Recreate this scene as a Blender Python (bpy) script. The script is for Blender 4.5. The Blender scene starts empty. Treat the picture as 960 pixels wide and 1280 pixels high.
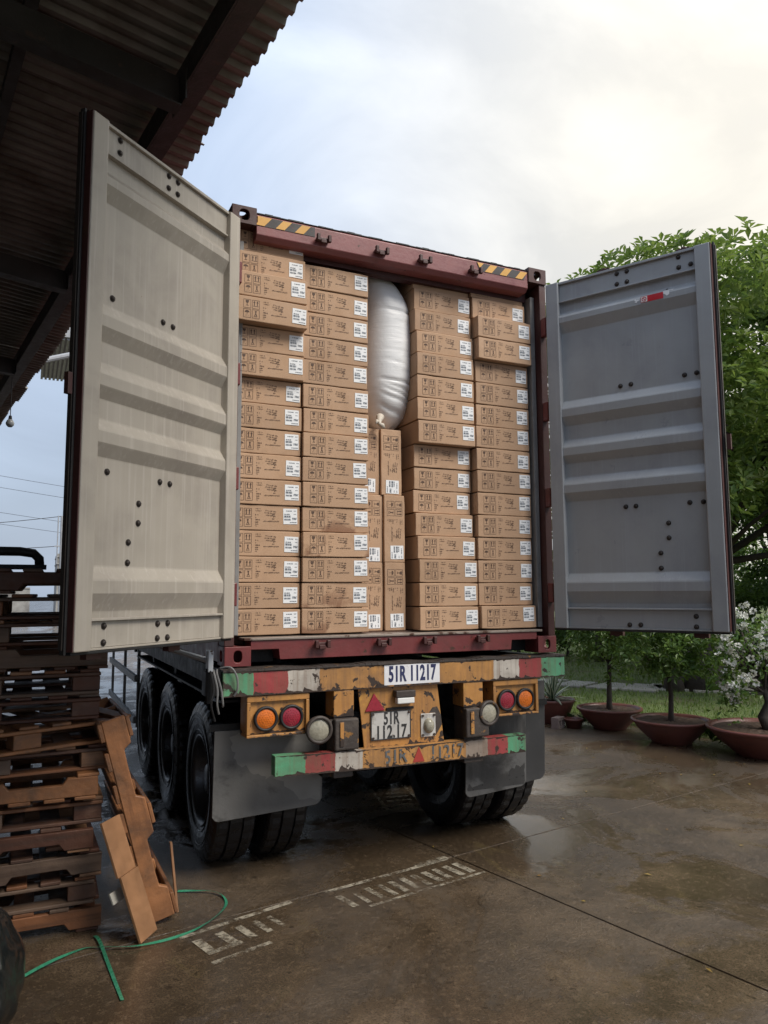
import bpy, bmesh, math, random
from mathutils import Vector, Matrix, Euler
random.seed(7)
R = math.radians
scene = bpy.context.scene
col = scene.collection

# ---------------------------------------------------------------- camera
cam_d = bpy.data.cameras.new('camera'); cam = bpy.data.objects.new('camera', cam_d); col.objects.link(cam)
scene.camera = cam
yaw, pitch, roll = R(25.222), R(6.092), R(-0.285)
fw = Vector((math.sin(yaw)*math.cos(pitch), math.cos(yaw)*math.cos(pitch), math.sin(pitch)))
rt = Vector((math.cos(yaw), -math.sin(yaw), 0)); up = rt.cross(fw)
rt, up = rt*math.cos(roll)+up*math.sin(roll), up*math.cos(roll)-rt*math.sin(roll)
cam.matrix_world = Matrix.Translation((-2.3017, -4.5316, 1.7555)) @ Matrix((rt, up, -fw)).transposed().to_4x4()
cam_d.sensor_fit = 'VERTICAL'; cam_d.sensor_height = 24.0; cam_d.sensor_width = 18.0
cam_d.lens = 946.7/1280*24.0
cam_d.clip_start = 0.05; cam_d.clip_end = 1500

# ---------------------------------------------------------------- sky and sun
SUN_AZ, SUN_EL = R(148), R(49)      # azimuth measured from +Y towards +X
SUN = Vector((math.sin(SUN_AZ)*math.cos(SUN_EL), math.cos(SUN_AZ)*math.cos(SUN_EL), math.sin(SUN_EL)))
world = bpy.data.worlds.new('World'); scene.world = world; world.use_nodes = True
wn, wl = world.node_tree.nodes, world.node_tree.links
bg = wn['Background']; bg.inputs['Strength'].default_value = 0.054
sky = wn.new('ShaderNodeTexSky'); sky.sky_type = 'NISHITA'; sky.sun_disc = False
sky.sun_elevation = SUN_EL; sky.sun_rotation = SUN_AZ
sky.air_density = 1.3; sky.dust_density = 3.0; sky.ozone_density = 1.0
tc = wn.new('ShaderNodeTexCoord')
mp = wn.new('ShaderNodeMapping'); mp.inputs['Scale'].default_value = (1, 1, 1.9)
wl.new(tc.outputs['Generated'], mp.inputs['Vector'])
nz = wn.new('ShaderNodeTexNoise'); nz.inputs['Scale'].default_value = 2.5; nz.inputs['Detail'].default_value = 7
nz.inputs['Roughness'].default_value = .52; nz.inputs['Distortion'].default_value = .6
wl.new(mp.outputs[0], nz.inputs['Vector'])
dt = wn.new('ShaderNodeVectorMath'); dt.operation = 'DOT_PRODUCT'; dt.inputs[1].default_value = (.86, .30, .42)     # where the cloud thins to cream
wl.new(tc.outputs['Generated'], dt.inputs[0])
wm = wn.new('ShaderNodeMapRange'); wm.interpolation_type = 'SMOOTHSTEP'
wm.inputs[1].default_value = .60; wm.inputs[2].default_value = 1.0
wl.new(dt.outputs['Value'], wm.inputs[0])
ad = wn.new('ShaderNodeMath'); ad.operation = 'MULTIPLY_ADD'; ad.inputs[1].default_value = .5; ad.inputs[2].default_value = -.25
wl.new(nz.outputs['Fac'], ad.inputs[0])
ad2 = wn.new('ShaderNodeMath'); ad2.operation = 'ADD'; ad2.use_clamp = True
wl.new(wm.outputs[0], ad2.inputs[0]); wl.new(ad.outputs[0], ad2.inputs[1])
veil = wn.new('ShaderNodeMix'); veil.data_type = 'RGBA'
veil.inputs[6].default_value = (4.45, 5.3, 6.75, 1); veil.inputs[7].default_value = (9.2, 8.6, 7.35, 1)
wl.new(ad2.outputs[0], veil.inputs[0])
cr = wn.new('ShaderNodeMapRange'); cr.inputs[1].default_value = .34; cr.inputs[2].default_value = .66
cr.inputs[3].default_value = .82; cr.inputs[4].default_value = 1.14
wl.new(nz.outputs['Fac'], cr.inputs[0])
sx = wn.new('ShaderNodeSeparateXYZ'); wl.new(tc.outputs['Generated'], sx.inputs[0])
el = wn.new('ShaderNodeMapRange'); el.inputs[1].default_value = 0; el.inputs[2].default_value = 1
el.inputs[3].default_value = .80; el.inputs[4].default_value = 1.55
wl.new(sx.outputs['Z'], el.inputs[0])
mu = wn.new('ShaderNodeMath'); mu.operation = 'MULTIPLY'
wl.new(cr.outputs[0], mu.inputs[0]); wl.new(el.outputs[0], mu.inputs[1])
vs = wn.new('ShaderNodeVectorMath'); vs.operation = 'SCALE'
wl.new(veil.outputs[2], vs.inputs[0]); wl.new(mu.outputs[0], vs.inputs['Scale'])
mx = wn.new('ShaderNodeMix'); mx.data_type = 'RGBA'; mx.inputs[0].default_value = .85
wl.new(sky.outputs[0], mx.inputs[6]); wl.new(vs.outputs[0], mx.inputs[7])
wl.new(mx.outputs[2], bg.inputs['Color'])
sun_d = bpy.data.lights.new('sun', 'SUN'); sun_d.energy = 1.5; sun_d.angle = R(28); sun_d.color = (1, .93, .82)
sun_o = bpy.data.objects.new('sun', sun_d); col.objects.link(sun_o)
sun_o.rotation_euler = SUN.to_track_quat('Z', 'Y').to_euler(); sun_o.location = (0, 0, 30)
scene.view_settings.view_transform = 'Standard'; scene.view_settings.look = 'None'
scene.view_settings.exposure = 1.28; scene.view_settings.gamma = 1.0
scene.view_settings.use_curve_mapping = False

# ---------------------------------------------------------------- materials
MATS = {}
def nd(nt, t, **kw):
    n = nt.nodes.new(t)
    for k, v in kw.items(): setattr(n, k, v)
    return n
def mixc(nt, fac, a, b, blend='MIX'):
    m = nd(nt, 'ShaderNodeMix', data_type='RGBA', blend_type=blend)
    for s, v in ((0, fac), (6, a), (7, b)):
        if hasattr(v, 'is_linked'): nt.links.new(v, m.inputs[s])
        elif s == 0: m.inputs[0].default_value = v
        else: m.inputs[s].default_value = (*v, 1) if len(v) == 3 else v
    return m.outputs[2]
def noise(nt, vec, scale, detail=6, rough=.6, dist=0.):
    n = nd(nt, 'ShaderNodeTexNoise'); n.inputs['Scale'].default_value = scale; n.inputs['Detail'].default_value = detail
    n.inputs['Roughness'].default_value = rough; n.inputs['Distortion'].default_value = dist
    nt.links.new(vec, n.inputs['Vector']); return n.outputs['Fac']
def rng(nt, v, a, b, c=0., d=1., smooth=False):
    m = nd(nt, 'ShaderNodeMapRange'); m.clamp = True
    if smooth: m.interpolation_type = 'SMOOTHSTEP'
    for i, x in enumerate((a, b, c, d)): m.inputs[i+1].default_value = x
    nt.links.new(v, m.inputs[0]); return m.outputs[0]
def mapped(nt, vec, scale):
    m = nd(nt, 'ShaderNodeMapping'); m.inputs['Scale'].default_value = scale
    nt.links.new(vec, m.inputs['Vector']); return m.outputs[0]
def coords(nt, jitter=True):
    t = nd(nt, 'ShaderNodeTexCoord').outputs['Object']
    if not jitter: return t
    oi = nd(nt, 'ShaderNodeObjectInfo')
    s = nd(nt, 'ShaderNodeMath', operation='MULTIPLY'); s.inputs[1].default_value = 37.
    nt.links.new(oi.outputs['Random'], s.inputs[0])
    a = nd(nt, 'ShaderNodeVectorMath', operation='ADD')
    nt.links.new(t, a.inputs[0]); nt.links.new(s.outputs[0], a.inputs[1]); return a.outputs[0]
def mat(name, c, rough=.6, metal=0., var=.18, vs=3., chips=None, streak=None, grime=None, bump=0., bs=40., rvar=.12, objvar=0., spec=.5, streak_scale=(14, 14, .5), coat=0., alts=None, drips=None):
    """c base colour; chips=(colour, scale, lo, hi) spots with sharp edges; streak=(colour, lo, hi) vertical runs; grime=(colour, scale, lo, hi) soft blotches."""
    m = bpy.data.materials.new(name); m.use_nodes = True; nt = m.node_tree; b = nt.nodes['Principled BSDF']
    v = coords(nt)
    n1 = noise(nt, v, vs)
    f = rng(nt, n1, .3, .7)
    out = mixc(nt, f, tuple(x*(1-var) for x in c), tuple(min(1, x*(1+var)) for x in c))
    if alts:
        oi = nd(nt, 'ShaderNodeObjectInfo'); rp = nd(nt, 'ShaderNodeValToRGB'); rp.color_ramp.interpolation = 'CONSTANT'
        nt.links.new(oi.outputs['Random'], rp.inputs[0]); e = rp.color_ramp.elements
        for i, (p_, c_) in enumerate(alts):
            q = e[i] if i < 2 else e.new(p_)
            q.position = p_; q.color = (*c_, 1)
        out = mixc(nt, f, rp.outputs[0], out); ml = mixc(nt, 1., rp.outputs[0], rng(nt, n1, .3, .7, 1-var, 1+var), 'MULTIPLY'); out = mixc(nt, .85, out, ml)
    if objvar:
        oi = nd(nt, 'ShaderNodeObjectInfo')
        hv = nd(nt, 'ShaderNodeHueSaturation'); nt.links.new(out, hv.inputs['Color'])
        nt.links.new(rng(nt, oi.outputs['Random'], 0, 1, 1-objvar, 1+objvar), hv.inputs['Value']); out = hv.outputs[0]
    if grime: out = mixc(nt, rng(nt, noise(nt, v, grime[1], 8, .65, .3), grime[2], grime[3], smooth=True), out, grime[0])
    if streak: out = mixc(nt, rng(nt, noise(nt, mapped(nt, v, streak_scale), 1., 5, .6), streak[1], streak[2]), out, streak[0])
    if drips: out = mixc(nt, rng(nt, noise(nt, mapped(nt, v, (55, 55, 1.1)), 1., 3, .5), drips[1], drips[2], 0, drips[3]), out, drips[0])
    cf = None
    if chips:
        cf = rng(nt, noise(nt, v, chips[1], 7, .62, .2), chips[2], chips[3]); out = mixc(nt, cf, out, chips[0])
    nt.links.new(out, b.inputs['Base Color'])
    b.inputs['Metallic'].default_value = metal
    b.inputs['Specular IOR Level'].default_value = spec
    if coat: b.inputs['Coat Weight'].default_value = coat; b.inputs['Coat Roughness'].default_value = .12
    nt.links.new(rng(nt, noise(nt, v, vs*4), .3, .7, max(.02, rough-rvar), min(1, rough+rvar)), b.inputs['Roughness'])
    if bump:
        bp = nd(nt, 'ShaderNodeBump'); bp.inputs['Strength'].default_value = bump; bp.inputs['Distance'].default_value = .01
        nt.links.new(noise(nt, v, bs, 6), bp.inputs['Height']); nt.links.new(bp.outputs[0], b.inputs['Normal'])
    MATS[name] = m; return m
RUST = (.055, .022, .012)
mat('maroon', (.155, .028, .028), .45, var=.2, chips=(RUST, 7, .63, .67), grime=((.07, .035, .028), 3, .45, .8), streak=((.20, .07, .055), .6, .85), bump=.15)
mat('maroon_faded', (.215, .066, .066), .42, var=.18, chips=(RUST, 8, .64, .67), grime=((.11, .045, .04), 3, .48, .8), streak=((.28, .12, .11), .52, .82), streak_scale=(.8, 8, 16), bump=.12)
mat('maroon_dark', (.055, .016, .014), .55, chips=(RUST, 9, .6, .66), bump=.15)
mat('door_lit', (.37, .335, .285), .42, var=.07, vs=1.6, grime=((.29, .26, .225), 2.2, .42, .75), drips=((.46, .42, .375), .58, .68, .5), streak=((.43, .39, .345), .50, .80), chips=((.16, .08, .05), 26, .745, .76), bump=.06, bs=9)  # door grey with the left door's brighter light put into the colour
mat('door_shaded', (.318, .332, .342), .38, var=.07, vs=1.6, grime=((.26, .27, .29), 2.2, .42, .75), drips=((.34, .36, .385), .58, .68, .5), streak=((.32, .335, .36), .52, .8), chips=((.16, .10, .07), 26, .75, .77), bump=.06, bs=9)  # same door grey, the right door's bluish shade put into the colour
mat('lining_grey', (.22, .215, .21), .6, grime=((.12, .10, .09), 5, .5, .8))
mat('rubber', (.012, .012, .013), .6, var=.3, bump=.2)
mat('steel_bolt', (.10, .085, .075), .5, .6, chips=(RUST, 60, .5, .6))
mat('bolt_dark', (.035, .028, .025), .5, .3)
mat('threshold', (.25, .21, .18), .55, .3, chips=(RUST, 12, .55, .65), streak_scale=(.5, 14, 14))
mat('yellow_decal', (.62, .33, .06), .45, var=.12, chips=((.12, .03, .03), 22, .68, .7))
mat('black_decal', (.03, .025, .025), .5, chips=((.155, .028, .028), 20, .66, .7))
mat('red_sticker', (.50, .02, .03), .4, var=.05)
mat('white_sticker', (.72, .72, .70), .5, var=.05)
mat('chassis_black', (.010, .0095, .0095), .55, var=.3, chips=((.03, .017, .012), 11, .6, .7), bump=.3, spec=.3)
mat('bracket_dirty', (.045, .035, .03), .6, chips=((.25, .12, .03), 9, .62, .66), grime=((.10, .08, .065), 6, .5, .8), bump=.4)
mat('orange_paint', (.40, .19, .052), .5, var=.15, vs=5, chips=((.035, .022, .016), 10, .585, .605), streak=((.19, .095, .045), .48, .8), streak_scale=(28, 28, 1.6), grime=((.62, .33, .05), 6, .55, .8), bump=.2)
mat('lamp_orange', (.58, .14, .012), .18, var=.2, vs=60, rvar=.05)
mat('lamp_red', (.27, .02, .035), .18, var=.2, vs=60, rvar=.05)
mat('lamp_clear', (.30, .28, .22), .15, var=.25, vs=70, rvar=.05)
mat('plate_white', (.55, .53, .50), .42, .2, grime=((.22, .19, .16), 9, .52, .75), chips=((.10, .06, .04), 30, .66, .69))
mat('decal_white', (.68, .68, .70), .45, chips=((.30, .18, .10), 26, .67, .69))
mat('ink_navy', (.020, .026, .085), .5, chips=((.6, .58, .56), 34, .66, .68))
mat('ink_dark', (.025, .024, .024), .5, chips=((.4, .38, .34), 40, .66, .69))
mat('ink_faded', (.09, .095, .10), .55, chips=((.42, .2, .05), 22, .56, .6))
mat('red_paint', (.33, .035, .025), .5, chips=(RUST, 20, .62, .66))
mat('flap_grey', (.105, .103, .100), .5, var=.2, grime=((.035, .033, .031), 1.6, .46, .56), streak=((.10, .095, .09), .52, .8), streak_scale=(10, 10, 1.2), bump=.15)
mat('flap_dark', (.03, .029, .029), .55, grime=((.07, .068, .066), 3, .5, .8))
mat('tyre', (.007, .007, .0085), .36, var=.3, vs=9, rvar=.14, grime=((.014, .013, .012), 7, .5, .8), bump=.25, bs=30, spec=.35)
mat('rim', (.055, .057, .062), .35, .5, chips=((.05, .03, .02), 14, .6, .68), bump=.2)
mat('guard_grey', (.42, .44, .46), .5, .2, chips=(RUST, 16, .62, .66))
mat('cable_grey', (.16, .16, .16), .5)
mat('carton_ink', (.085, .048, .031), .7, var=.1)
mat('carton_label', (.78, .79, .80), .5, var=.03)
mat('label_ink', (.10, .12, .15), .6, var=.1)
mat('pvc_knot', (.5, .45, .38), .6)
mat('wood_red', (.105, .042, .020), .62, var=.3, vs=5, objvar=.35, alts=[(0, (.10,.035,.017)), (.25, (.13,.085,.058)), (.45, (.17,.068,.027)), (.65, (.07,.034,.021)), (.82, (.19,.10,.052))], streak=((.035, .017, .010), .5, .75), streak_scale=(1.2, 22, 22), grime=((.12, .065, .04), 3, .56, .8), bump=.4, bs=25)
mat('wood_tan', (.22, .092, .034), .6, var=.35, vs=7, objvar=.28, streak=((.11, .042, .016), .5, .75), streak_scale=(1.2, 22, 22), grime=((.085, .045, .024), 4, .47, .72), bump=.35, bs=25)
mat('ply', (.25, .125, .058), .55, var=.28, vs=6, streak=((.22, .11, .05), .5, .8), streak_scale=(3, 3, 20), grime=((.20, .10, .05), 5, .55, .8))
mat('ply_edge', (.10, .05, .03), .7)
mat('roof_sheet', (.20, .185, .165), .6, .3, var=.25, grime=((.11, .085, .065), 1.3, .45, .7), streak=((.07, .04, .025), .55, .8), streak_scale=(.6, 9, 9))
mat('roof_steel', (.045, .042, .040), .6, var=.3, chips=((.075, .052, .042), 8, .62, .68), grime=((.04, .034, .031), 2, .4, .7), bump=.3)
mat('wall_dark', (.30, .28, .26), .8)
mat('far_concrete', (.30, .29, .27), .8, grime=((.16, .15, .14), .8, .45, .7))
mat('far_metal', (.34, .35, .37), .6, streak=((.22, .22, .23), .5, .8))
mat('wire', (.03, .03, .035), .6)
mat('glass_bulb', (.35, .36, .36), .1, var=.05)
mat('terracotta', (.135, .046, .034), .40, var=.16, grime=((.07, .04, .03), 5, .5, .8), streak=((.24, .10, .07), .66, .85), streak_scale=(10, 10, .8), bump=.15)
mat('soil', (.055, .032, .020), .8, var=.4, vs=20, bump=.8, bs=50)
mat('bark', (.045, .035, .027), .8, var=.35, vs=6, bump=.8, bs=22, streak=((.06, .05, .04), .55, .8), streak_scale=(16, 16, 2))
mat('bark_green', (.085, .085, .055), .7, var=.25, bump=.3, grime=((.04, .045, .03), 5, .5, .8))
mat('bag_black', (.012, .014, .014), .13, var=.2, rvar=.03, bump=.22, bs=9, spec=.65)
mat('strap', (.035, .20, .115), .28, var=.2, vs=12)
mat('stone', (.30, .285, .25), .75, var=.25, grime=((.08, .09, .05), 3, .5, .75), bump=.4)
mat('brick_grey', (.22, .17, .15), .8, bump=.4)

def leaf_mat(name, c1, c2, trans=.35, rough=.42):
    m = bpy.data.materials.new(name); m.use_nodes = True; nt = m.node_tree; b = nt.nodes['Principled BSDF']
    g = nd(nt, 'ShaderNodeNewGeometry')
    c = mixc(nt, g.outputs['Random Per Island'], c1, c2)
    nt.links.new(c, b.inputs['Base Color']); b.inputs['Roughness'].default_value = rough
    t = nd(nt, 'ShaderNodeBsdfTranslucent')
    nt.links.new(mixc(nt, .5, c, (.12, .18, .02)), t.inputs['Color'])
    ms = nd(nt, 'ShaderNodeMixShader'); ms.inputs[0].default_value = trans
    nt.links.new(b.outputs[0], ms.inputs[1]); nt.links.new(t.outputs[0], ms.inputs[2])
    nt.links.new(ms.outputs[0], nt.nodes['Material Output'].inputs['Surface']); MATS[name] = m
leaf_mat('leaf_big', (.11, .195, .045), (.26, .335, .09), .55)
leaf_mat('leaf_mid', (.072, .155, .036), (.16, .25, .06), .5)
leaf_mat('leaf_dark', (.045, .105, .028), (.105, .185, .048), .45)
leaf_mat('leaf_bright', (.075, .16, .03), (.14, .22, .05))
leaf_mat('leaf_yellow', (.30, .22, .04), (.22, .12, .03), .1)
leaf_mat('petal', (.72, .73, .68), (.82, .80, .74), .3, .6)
leaf_mat('agave', (.055, .10, .06), (.075, .13, .075), .1)
leaf_mat('agave_edge', (.55, .58, .42), (.62, .62, .48), .1)
leaf_mat('grass_blade', (.085, .150, .028), (.19, .25, .06), .4)

def carton_mat(name, stained):
    m = mat(name, (.428, .272, .168), .72, var=.05, vs=2.5, objvar=.11, grime=((.375, .232, .140), 4, .45, .8), bump=.06, bs=70)
    nt = m.node_tree; b = nt.nodes['Principled BSDF']
    if stained:
        src = b.inputs['Base Color'].links[0].from_socket
        t = nd(nt, 'ShaderNodeTexCoord').outputs['Object']
        s = nd(nt, 'ShaderNodeSeparateXYZ'); nt.links.new(t, s.inputs[0])
        f = rng(nt, noise(nt, coords(nt), 5., 6, .6, .4), .50, .62, smooth=True)
        w = rng(nt, s.outputs['Z'], .02, .15, 1., .15)
        mm = nd(nt, 'ShaderNodeMath', operation='MULTIPLY'); nt.links.new(f, mm.inputs[0]); nt.links.new(w, mm.inputs[1])
        nt.links.new(mixc(nt, mm.outputs[0], src, (.24, .125, .070)), b.inputs['Base Color'])
carton_mat('carton', False); carton_mat('carton_wet', True)

def band_mat(name, bands):
    """painted steel beam: colour bands along X (sharp brush edges), worn down to rust in chips."""
    m = bpy.data.materials.new(name); m.use_nodes = True; nt = m.node_tree; b = nt.nodes['Principled BSDF']
    t = nd(nt, 'ShaderNodeTexCoord').outputs['Object']
    s = nd(nt, 'ShaderNodeSeparateXYZ'); nt.links.new(t, s.inputs[0])
    wob = noise(nt, t, 30, 3); ws = nd(nt, 'ShaderNodeMath', operation='MULTIPLY_ADD'); ws.inputs[1].default_value = .02
    nt.links.new(wob, ws.inputs[0]); nt.links.new(s.outputs['X'], ws.inputs[2])
    rp = nd(nt, 'ShaderNodeValToRGB'); rp.color_ramp.interpolation = 'CONSTANT'
    nt.links.new(rng(nt, ws.outputs[0], -1.3, 1.3), rp.inputs[0])
    e = rp.color_ramp.elements
    for i, (x, c) in enumerate(bands):
        p = (x+1.3)/2.6
        el_ = e[0] if i == 0 else (e[1] if i == 1 else e.new(p))
        el_.position = p; el_.color = (*c, 1)
    out = rp.outputs[0]
    hv = nd(nt, 'ShaderNodeHueSaturation'); nt.links.new(out, hv.inputs['Color'])
    nt.links.new(rng(nt, noise(nt, t, 7), .3, .7, .78, 1.18), hv.inputs['Value']); out = hv.outputs[0]
    out = mixc(nt, rng(nt, noise(nt, mapped(nt, t, (36, 36, 1.4)), 1., 5), .46, .80, 0, .8), out, (.15, .085, .05))
    out = mixc(nt, rng(nt, noise(nt, t, 2.6, 7, .65, .4), .48, .72, 0, .65), out, (.12, .075, .05))
    out = mixc(nt, rng(nt, noise(nt, t, 9, 8, .64, .25), .595, .612), out, (.035, .021, .015))
    out = mixc(nt, rng(nt, noise(nt, t, 34, 6), .665, .685), out, (.05, .028, .018))
    nt.links.new(out, b.inputs['Base Color'])
    nt.links.new(rng(nt, noise(nt, t, 12), .3, .7, .35, .62), b.inputs['Roughness'])
    bp = nd(nt, 'ShaderNodeBump'); bp.inputs['Strength'].default_value = .25; bp.inputs['Distance'].default_value = .01
    nt.links.new(noise(nt, t, 22), bp.inputs['Height']); nt.links.new(bp.outputs[0], b.inputs['Normal']); MATS[name] = m
GRN, RED, WHT, ORG, GRY = (.085, .28, .15), (.28, .042, .042), (.46, .42, .37), (.42, .205, .058), (.26, .21, .17)
band_mat('beam_bands', [(-1.3, GRN), (-1.05, RED), (-.84, WHT), (-.635, ORG), (.637, WHT), (.843, RED), (1.04, GRN)])
band_mat('low_bands', [(-1.3, GRN), (-.735, RED), (-.545, WHT), (-.365, ORG), (.40, GRY), (.57, RED), (.735, GRN)])

def ground_mat(name, base, dark, wet=True):
    m = bpy.data.materials.new(name); m.use_nodes = True; nt = m.node_tree; b = nt.nodes['Principled BSDF']
    g = nd(nt, 'ShaderNodeNewGeometry').outputs['Position']
    n1 = noise(nt, g, .55, 8, .62, .5); n2 = noise(nt, g, 3.1, 8, .68, .3); n3 = noise(nt, g, 26., 6, .7)
    out = mixc(nt, rng(nt, n1, .36, .66, smooth=True), dark, base)
    out = mixc(nt, rng(nt, n2, .42, .66, 0, .9), out, tuple(x*.42 for x in base))
    out = mixc(nt, rng(nt, n3, .52, .75, 0, .55), out, tuple(min(1, x*1.75) for x in base))
    n5 = noise(nt, g, 60., 4, .7)
    out = mixc(nt, rng(nt, n5, .60, .72, 0, .6), out, tuple(x*.35 for x in dark))
    out = mixc(nt, rng(nt, noise(nt, mapped(nt, g, (1.2, .35, 1)), 2.3, 8, .7, 1.2), .60, .66, 0, .5), out, (.115, .088, .045))
    nt.links.new(out, b.inputs['Base Color'])
    out = mixc(nt, 1., out, mixc(nt, rng(nt, noise(nt, g, 105., 5, .75), .34, .68), (.50, .50, .50), (1.55, 1.5, 1.42)), 'MULTIPLY')
    out = mixc(nt, rng(nt, noise(nt, g, 17., 6, .72, .6), .60, .66, 0, .8), out, tuple(x*.45 for x in dark))
    vo = nd(nt, 'ShaderNodeTexVoronoi', feature='DISTANCE_TO_EDGE'); vo.inputs['Scale'].default_value = .55
    dv = nd(nt, 'ShaderNodeVectorMath', operation='ADD'); nt.links.new(g, dv.inputs[0])
    nv = nd(nt, 'ShaderNodeTexNoise'); nv.inputs['Scale'].default_value = .9; nv.inputs['Detail'].default_value = 3; nt.links.new(g, nv.inputs['Vector'])
    nt.links.new(nv.outputs['Color'], dv.inputs[1]); nt.links.new(dv.outputs[0], vo.inputs['Vector'])
    cm = nd(nt, 'ShaderNodeMath', operation='MULTIPLY'); nt.links.new(rng(nt, vo.outputs['Distance'], .0, .006, 1, 0), cm.inputs[0]); nt.links.new(rng(nt, noise(nt, g, .7, 3), .50, .64, 0, .45), cm.inputs[1])
    out = mixc(nt, cm.outputs[0], out, tuple(x*.3 for x in dark)); nt.links.new(out, b.inputs['Base Color'])
    n4 = noise(nt, g, .75, 9, .66, .9)
    pud = rng(nt, n4, .43, .56, smooth=True)       # 0 standing water .. 1 merely damp
    r = nd(nt, 'ShaderNodeMath', operation='MULTIPLY_ADD')
    nt.links.new(pud, r.inputs[0]); r.inputs[1].default_value = .24; r.inputs[2].default_value = .055
    rr = nd(nt, 'ShaderNodeMath', operation='MULTIPLY_ADD'); nt.links.new(rng(nt, n3, .3, .75, 0, 1), rr.inputs[0]); rr.inputs[1].default_value = .16
    nt.links.new(r.outputs[0], rr.inputs[2]); nt.links.new(rr.outputs[0], b.inputs['Roughness'])
    bp = nd(nt, 'ShaderNodeBump'); bp.inputs['Distance'].default_value = .014
    nt.links.new(rng(nt, pud, 0, 1, .06, .75), bp.inputs['Strength'])
    h = nd(nt, 'ShaderNodeMath', operation='MULTIPLY_ADD'); nt.links.new(noise(nt, g, 62, 6, .8), h.inputs[0]); h.inputs[1].default_value = 1.1
    nt.links.new(noise(nt, g, 11, 6, .65), h.inputs[2])
    nt.links.new(h.outputs[0], bp.inputs['Height']); nt.links.new(bp.outputs[0], b.inputs['Normal'])
    b.inputs['Specular IOR Level'].default_value = .7
    MATS[name] = m
ground_mat('wet_concrete', (.122, .090, .060), (.052, .037, .024))
ground_mat('joint_mud', (.03, .022, .015), (.018, .014, .010))

def paint_mark_mat():
    m = bpy.data.materials.new('worn_paint'); m.use_nodes = True; nt = m.node_tree; b = nt.nodes['Principled BSDF']
    g = nd(nt, 'ShaderNodeNewGeometry').outputs['Position']
    b.inputs['Base Color'].default_value = (.40, .36, .285, 1); b.inputs['Roughness'].default_value = .4
    n = noise(nt, g, 34, 6, .7); n2 = noise(nt, g, 5, 4)
    s = nd(nt, 'ShaderNodeMath', operation='ADD'); nt.links.new(n, s.inputs[0]); nt.links.new(n2, s.inputs[1])
    nt.links.new(rng(nt, s.outputs[0], .86, 1.16, 0, .85), b.inputs['Alpha']); MATS['worn_paint'] = m
paint_mark_mat()

def airbag_mat():
    m = bpy.data.materials.new('woven_white'); m.use_nodes = True; nt = m.node_tree; b = nt.nodes['Principled BSDF']
    t = nd(nt, 'ShaderNodeTexCoord').outputs['Object']
    c = mixc(nt, rng(nt, noise(nt, mapped(nt, t, (2, 2, 26)), 1., 3), .3, .7), (.70, .705, .71), (.78, .78, .785))
    nt.links.new(c, b.inputs['Base Color']); b.inputs['Roughness'].default_value = .38
    bp = nd(nt, 'ShaderNodeBump'); bp.inputs['Strength'].default_value = .35; bp.inputs['Distance'].default_value = .008
    h = nd(nt, 'ShaderNodeMath', operation='MULTIPLY_ADD'); nt.links.new(noise(nt, mapped(nt, t, (3, 3, 38)), 1., 4, .55, .8), h.inputs[0]); h.inputs[1].default_value = .5
    nt.links.new(noise(nt, mapped(nt, t, (7, 7, 12)), 1., 5, .6, 1.2), h.inputs[2]); nt.links.new(h.outputs[0], bp.inputs['Height']); nt.links.new(bp.outputs[0], b.inputs['Normal']); MATS['woven_white'] = m
airbag_mat()
def lawn_mat():
    mat('lawn_soil', (.085, .115, .030), .85, var=.3, vs=2, grime=((.085, .065, .03), 1.1, .5, .7), bump=.5, bs=30)
lawn_mat()

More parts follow.
